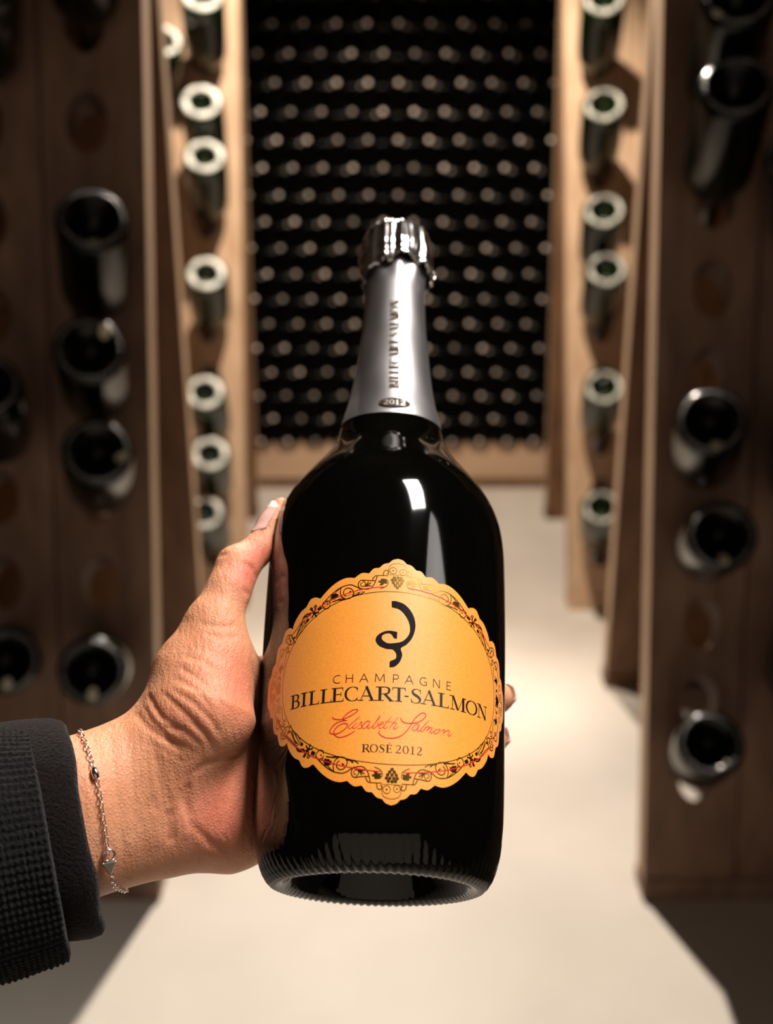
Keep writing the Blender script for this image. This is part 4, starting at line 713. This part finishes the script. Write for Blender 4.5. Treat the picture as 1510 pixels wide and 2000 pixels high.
allp = np.array([p for c in HANDCH for p, r in c]); lo = allp.min(0) - .03; hi = allp.max(0) + .03
lo[0] = max(lo[0], -.205)
dims = np.ceil((hi - lo) / VX).astype(int)
arr = np.empty(dims, dtype=np.float32)
gy, gz = np.meshgrid(lo[1] + np.arange(dims[1]) * VX, lo[2] + np.arange(dims[2]) * VX, indexing='ij')
# coarse pass to skip empty space
C_ = 6
cx = [np.arange(0, d + C_, C_) for d in dims]
G = np.stack(np.meshgrid(*[lo[i] + cx[i] * VX for i in range(3)], indexing='ij'), -1)
cs = handsdf(G)
arr[:] = .01
BAND = C_ * VX * 1.9
for i in range(len(cx[0]) - 1):
    for j in range(len(cx[1]) - 1):
        col = cs[i, j, :-1]
        ks = np.where(np.abs(col) < BAND)[0]
        x0, x1, y0, y1 = cx[0][i], min(cx[0][i] + C_, dims[0]), cx[1][j], min(cx[1][j] + C_, dims[1])
        if x1 <= x0 or y1 <= y0: continue
        for k in range(len(col)):
            if col[k] < -BAND + 1e-9: arr[x0:x1, y0:y1, cx[2][k]:cx[2][k] + C_] = -.01
        if len(ks):
            zz = np.unique(np.concatenate([np.arange(cx[2][k], min(cx[2][k] + C_, dims[2])) for k in ks]))
            g = np.stack(np.meshgrid(lo[0] + np.arange(x0, x1) * VX, lo[1] + np.arange(y0, y1) * VX, lo[2] + zz * VX, indexing='ij'), -1)
            arr[x0:x1, y0:y1, zz] = handsdf(g)
import openvdb
grid = openvdb.FloatGrid(.01); grid.copyFromArray(arr); 
pts_, tris_, quads_ = grid.convertToPolygons(0.0, 0.0)
HV = pts_.astype(np.float64) * VX + lo
hand_faces = [tuple(int(i) for i in q_[::-1]) for q_ in quads_] + [tuple(int(i) for i in q_[::-1]) for q_ in tris_]
# normals from the field
e = .0006
def grads(P): return np.stack([handsdf(P + e * d) - handsdf(P - e * d) for d in np.eye(3)], -1)
NRM = np.concatenate([grads(HV[i:i + 60000]) for i in range(0, len(HV), 60000)]); NRM /= np.linalg.norm(NRM, axis=1)[:, None] + 1e-12
# skin folds: grooves with raised flanks along the traced creases
disp = np.zeros(len(HV))
for dep, wd, pl in CREASES:
    pl = np.array(pl); dm = np.full(len(HV), 9.); tm = np.zeros(len(HV)); L = np.concatenate([[0], np.cumsum(np.linalg.norm(np.diff(pl, axis=0), axis=1))])
    box_ = np.all((HV > pl.min(0) - .008) & (HV < pl.max(0) + .008), axis=1); idx = np.where(box_)[0]; P = HV[idx]
    d_ = np.full(len(idx), 9.); t_ = np.zeros(len(idx))
    for a, b, la, lb in zip(pl[:-1], pl[1:], L[:-1], L[1:]):
        ba = b - a; h = np.clip((P - a) @ ba / (ba @ ba), 0, 1); dd = np.linalg.norm(P - a - h[:, None] * ba, axis=1); k = dd < d_
        d_[k] = dd[k]; t_[k] = (la + (lb - la) * h[k]) / L[-1]
    wv = wd * .0011
    env = np.clip(np.minimum(t_, 1 - t_) * 6, .15, 1)
    disp[idx] += env * dep * .0018 * (-.8 * np.exp(-(d_ / wv) ** 2) + .22 * np.exp(-((d_ - 2.4 * wv) / (1.6 * wv)) ** 2))
# soft tissue: slow swelling
for i in range(0, len(HV), 1):
    p = HV[i]; disp[i] += .0006 * noise.noise(Vector(p * 55)) 
HV = HV + NRM * disp[:, None]
q = HV - Bv; s = q @ Av; rv = q - s[:, None] * Av; r = np.linalg.norm(rv, axis=1); need = np.interp(s, Sx, Rx) + .0002
pen = (r < need) & (s > 0); HV[pen] += (rv[pen] / r[pen][:, None]) * (need[pen] - r[pen])[:, None]
hm = mesh('hand', HV - np.array(person.location), hand_faces, [SKIN])
at = hm.attributes.new('flush', 'FLOAT', 'POINT')
fl = np.zeros(len(HV))
for c, rad, amt in FLUSH:
    fl = np.maximum(fl, amt * np.exp(-(np.linalg.norm(HV - np.array(c), axis=1) / rad) ** 2))
at.data.foreach_set('value', fl.astype(np.float32))
hand = link('hand', hm, person)
# nails
def nail(p0, p1, p2, r0, r1, r2, out, t0, t1, half, name='nail'):
    p0, p1, p2 = Vector(p0), Vector(p1), Vector(p2); out = Vector(out)
    L1 = (p1 - p0).length; L2 = (p2 - p1).length; V, F, MI = [], [], []
    nu, nv = 16, 12
    rows = []
    for i in range(nu + 1):
        u = t0 + (t1 - t0) * i / nu
        if u < L1: c = p0.lerp(p1, u / L1); r = r0 + (r1 - r0) * u / L1
        else:
            k = (u - L1) / L2; c = p1 + (p2 - p1) * k; r = r1 + (r2 - r1) * min(k, 1.0); r = max(r, .0034)
        t = ((p1 - p0) if u < L1 else (p2 - p1)).normalized(); n = (out - out.dot(t) * t).normalized(); b = t.cross(n)
        f = i / nu; h = half * (math.sqrt(max(0, 1 - (1 - f / .18) ** 2)) if f < .18 else 1) * (math.sqrt(max(0.02, 1 - ((f - .86) / .15) ** 2)) if f > .86 else 1)
        rows.append((c, n, b, r, h))
    surf = {}
    for i_r, (c, n, b, r, h) in enumerate(rows):      # rest the plate on the finger's real surface
        for j in range(nv + 1):
            a = h * (j / nv * 2 - 1); d_ = np.array(n * math.cos(a) + b * math.sin(a)); tt = np.linspace(.0015, .013, 120)
            f_ = handsdf(np.array(c) + tt[:, None] * d_); k = int(np.argmax(f_ > 0)); v_ = tt[k] if f_[k] > 0 else .013
            surf[(i_r, j)] = v_
    base_r = [max(surf[(i, j)] for j in range(3, nv - 2)) for i in range(nu + 1)]
    cut = int(nu * .72)
    for i in range(nu + 1):
        for j in range(nv + 1):
            if i > cut: surf[(i, j)] = max(surf[(i, j)], surf[(cut, j)] * (1 - .035 * (i - cut)))
            surf[(i, j)] = .5 * surf[(i, j)] + .5 * base_r[min(i, cut)] * (1 if i <= cut else 1 - .035 * (i - cut))
    for lay in (0, 1):
        for i_r, (c, n, b, r, h) in enumerate(rows):
            for j in range(nv + 1):
                a = h * (j / nv * 2 - 1); d_ = n * math.cos(a) + b * math.sin(a); V.append(c + d_ * (surf[(i_r, j)] + .0004 - lay * .0008) - person.location)
    M_ = (nu + 1) * (nv + 1)
    for i in range(nu):
        for j in range(nv):
            q = i * (nv + 1) + j; F.append((q, q + 1, q + nv + 2, q + nv + 1)); MI.append(1 if i >= nu * .78 else 0); F.append((q + M_, q + nv + 1 + M_, q + nv + 2 + M_, q + 1 + M_)); MI.append(MI[-1])
    for i in range(nu):
        for j in (0, nv):
            q = i * (nv + 1) + j; F.append((q, q + nv + 1, q + nv + 1 + M_, q + M_)); MI.append(1 if i >= nu * .78 else 0)
    for i in (0, nu):
        for j in range(nv):
            q = i * (nv + 1) + j; F.append((q, q + 1, q + 1 + M_, q + M_)); MI.append(1 if i else 0)
    me = mesh(name, V, F, [NAIL, NAIL_TIP], True, MI); o = link(name, me, hand); return o
hand.matrix_parent_inverse = Matrix.Identity(4)
T3 = HANDCH[2][-3:]
R3 = Vector((1, 0, 0)); D3 = Vector((0, -.38268, -.92388)); Z3 = Vector((0, .92388, -.38268))
nail(T3[0][0], T3[1][0], T3[2][0], T3[0][1], T3[1][1], T3[2][1], R3 * -.72 + D3 * -.50 + Z3 * -.38, .004, .0215, 1.0)
for ci in (10, 11):
    T = HANDCH[ci][-3:]; pt = Vector(T[2][0]); rad = pt - BASE; rad -= rad.dot(AX) * AX
    nail(T[0][0], T[1][0], T[2][0], T[0][1], T[1][1], T[2][1], rad.normalized() + AX * .5, (Vector(T[1][0]) - Vector(T[0][0])).length + (Vector(T[2][0]) - Vector(T[1][0])).length - .005, (Vector(T[1][0]) - Vector(T[0][0])).length + (Vector(T[2][0]) - Vector(T[1][0])).length + .0072, .9)
# sleeve
VT = (R3 * 75 + D3 * 415).normalized(); FT = Z3 - R3 * .38
def sleeve_mesh(name, rings, m, segs, fn):
    V, F = [], []
    for k, (c, hh, hd) in enumerate(rings):
        for i in range(segs):
            a = 2 * PI * i / segs; dh, dt = fn(a, k)
            V.append(Vector(c) + VT * (hh + dh) * math.cos(a) + FT * (hd + dh) * math.sin(a) + R3 * dt - person.location)
    for k in range(len(rings) - 1):
        for i in range(segs):
            j = (i + 1) % segs; F.append((k * segs + i, k * segs + j, (k + 1) * segs + j, (k + 1) * segs + i))
    return mesh(name, V, F, m)
w0 = Vector((-.1097, .2999, .986)); k0 = Vector((-.122, .2949, .9844)); s0v = Vector((-.137, .2898, .9851)); s1 = Vector((-.1716, .2781, .9855)); s2 = Vector((-.2069, .2614, .9897))
dir_ = (w0 - k0).normalized()
lin = []
for t, dr in [(-.034, -.0012), (-.026, -.0005), (-.018, .0), (-.010, .0003), (-.005, .0001), (-.0015, -.0009), (0, -.0028), (-.0012, -.0046), (-.004, -.0052), (-.02, -.0056), (-.034, -.006)]:
    lin.append((w0 + R3 * t + Vector((0, -.12, .0)) * abs(t), .0395 + dr, .0315 + dr))
def cl(a, k):
    n = noise.noise(Vector((math.cos(a) * 1.3, math.sin(a) * 1.3, k * .12)))
    return .0012 * n, .0015 * noise.noise(Vector((math.cos(a) * 2, math.sin(a) * 2, 7.3)))
lo_ = link('sleeve_lining', sleeve_mesh('sleeve_lining', lin, [LINING], 120, cl), person); lo_['label'] = 'soft black inner cuff'
# knit outer sleeve: rows of small stitches as relief
path = [(k0, .0412, .0335), (s0v, .0428, .0355), (s1, .0455, .038), (s2, .049, .041)]
NK = 420
cum = [0]
for a, b in zip(path[:-1], path[1:]): cum.append(cum[-1] + (b[0] - a[0]).length)
kn = [(k0 + R3 * -.004, .0372, .0295), (k0, .0378, .030), (k0 + R3 * .0012, .0392, .0315), (k0 + R3 * .0006, .0408, .0331)]
for i in range(NK):
    L = cum[-1] * (i / NK) ** 1.0; j = max(k for k in range(3) if cum[k] <= L + 1e-9); f = (L - cum[j]) / (cum[j + 1] - cum[j])
    a, b = path[j], path[j + 1]; kn.append((a[0].lerp(b[0], f), a[1] + (b[1] - a[1]) * f, a[2] + (b[2] - a[2]) * f))
dL = cum[-1] / NK
def knf(a, k):
    if k < 4: return 0, 0
    L = (k - 4) * dL
    big = .0011 * noise.noise(Vector((math.cos(a) * 1.2, math.sin(a) * 1.2, L * 25))) + .0012 * noise.noise(Vector((math.cos(a) * 2.5, math.sin(a) * 2.5, L * 60 + 3)))
    if math.cos(a) > .6: big += .003 * (math.cos(a) - .6) * math.sin(L * 60)
    na = 96; ph = a * na / 2; zig = abs(((a * na / (2 * PI)) % 1) - .5) * 2
    stitch = (.5 + .5 * math.cos(a * na)) ** .6 * (.45 + .55 * (.5 + .5 * math.sin(2 * PI * (L / .0020) + zig * 2.2)))
    return big + .0010 * stitch + .0003 * noise.noise(Vector((a * 40, L * 1500, 1))), 0
ks = link('sleeve', sleeve_mesh('sleeve', kn, [KNIT], 480, knf), person); ks['label'] = 'charcoal rib-knit sleeve'
# ------------------------------------------------------------------ bracelet: every link its own ring
br = empty('bracelet', BRACELET[0]); tag(br, 'thin silver chain bracelet with a triangle charm around the wrist', 'bracelet')
loop = [np.array(p) for p in BRACELET] + [np.array(p) for p in BRACELET_BACK[::-1]]
dense = smooth_pts(loop, .0002, True); dense = [Vector(p) for p in dense]
ctr = Vector(np.mean(np.array(loop), axis=0))
def torus(R, r, st_, n=18, m=8):
    V, F = [], []
    for i in range(n):
        a = 2 * PI * i / n
        c = Vector((R * st_ * math.cos(a), R * math.sin(a), 0)); o = Vector((math.cos(a), math.sin(a), 0))
        for k in range(m):
            b = 2 * PI * k / m; V.append(c + o * r * math.cos(b) + Vector((0, 0, r * math.sin(b))))
    for i in range(n):
        for k in range(m):
            F.append((i * m + k, ((i + 1) % n) * m + k, ((i + 1) % n) * m + (k + 1) % m, i * m + (k + 1) % m))
    return V, F
V, F = torus(.00078, .0002, 1.65); lm = mesh('link', V, F, [STEEL])
L = 0; nxt = 0; alt = 0; first = None
clasp_lo = Vector(BRACELET[11]); clasp_hi = Vector(BRACELET[13])
for i in range(len(dense)):
    a, b = dense[i], dense[(i + 1) % len(dense)]; L += (b - a).length
    if L >= nxt:
        nxt += .00205
        t = (b - a).normalized(); n = (a - ctr); n = (n - n.dot(t) * t).normalized()
        if (a - (clasp_lo + clasp_hi) / 2).length < .0042: continue
        o = link('chain_link', lm, br); alt ^= 1
        ang = .7 if alt else -.85
        n2 = Matrix.Rotation(ang, 3, t) @ n
        M = Matrix((t, n2.cross(t), n2)).transposed().to_4x4(); M.translation = a - br.location
        o.matrix_local = M
def frame(i):
    a, b = Vector(BRACELET[i]), Vector(BRACELET[i + 1]); t = (b - a).normalized(); n = (a - ctr); n = (n - n.dot(t) * t).normalized(); return a, b, t, n
a, b, t, n = frame(11)
V, F = torus(.0021, .0004, 1.0, 24); o = link('clasp_ring', mesh('clasp_ring', V, F, [STEEL]), br); M = Matrix((t, n.cross(t), n)).transposed().to_4x4(); M.translation = a + t * .0004 + n * .0006 - br.location; o.matrix_local = M
tri = [(0.0, -.0026, 0), (0.0, .0026, 0), (.0058, 0, 0)]
V = [(x_, y_, z_) for z_ in (-.0006, .0006) for x_, y_, _ in tri] ; F = [(0, 2, 1), (3, 4, 5), (0, 1, 4, 3), (1, 2, 5, 4), (2, 0, 3, 5)]
o = link('triangle_charm', mesh('triangle_charm', V, F, [STEEL], False), br); bevel(o, .0003); M = M.copy(); M.translation = a + t * .0026 + n * .0009 - br.location; o.matrix_local = M
a, b, t, n = frame(5)
o = link('bead', lathe('bead', [(-.0022, .0004), (-.0018, .0011), (0, .0014), (.0018, .0011), (.0022, .0004)], 12, [STEEL]), br)
M = Matrix((n.cross(t), n, t)).transposed().to_4x4(); M.translation = a + n * .0004 - br.location; o.matrix_local = M
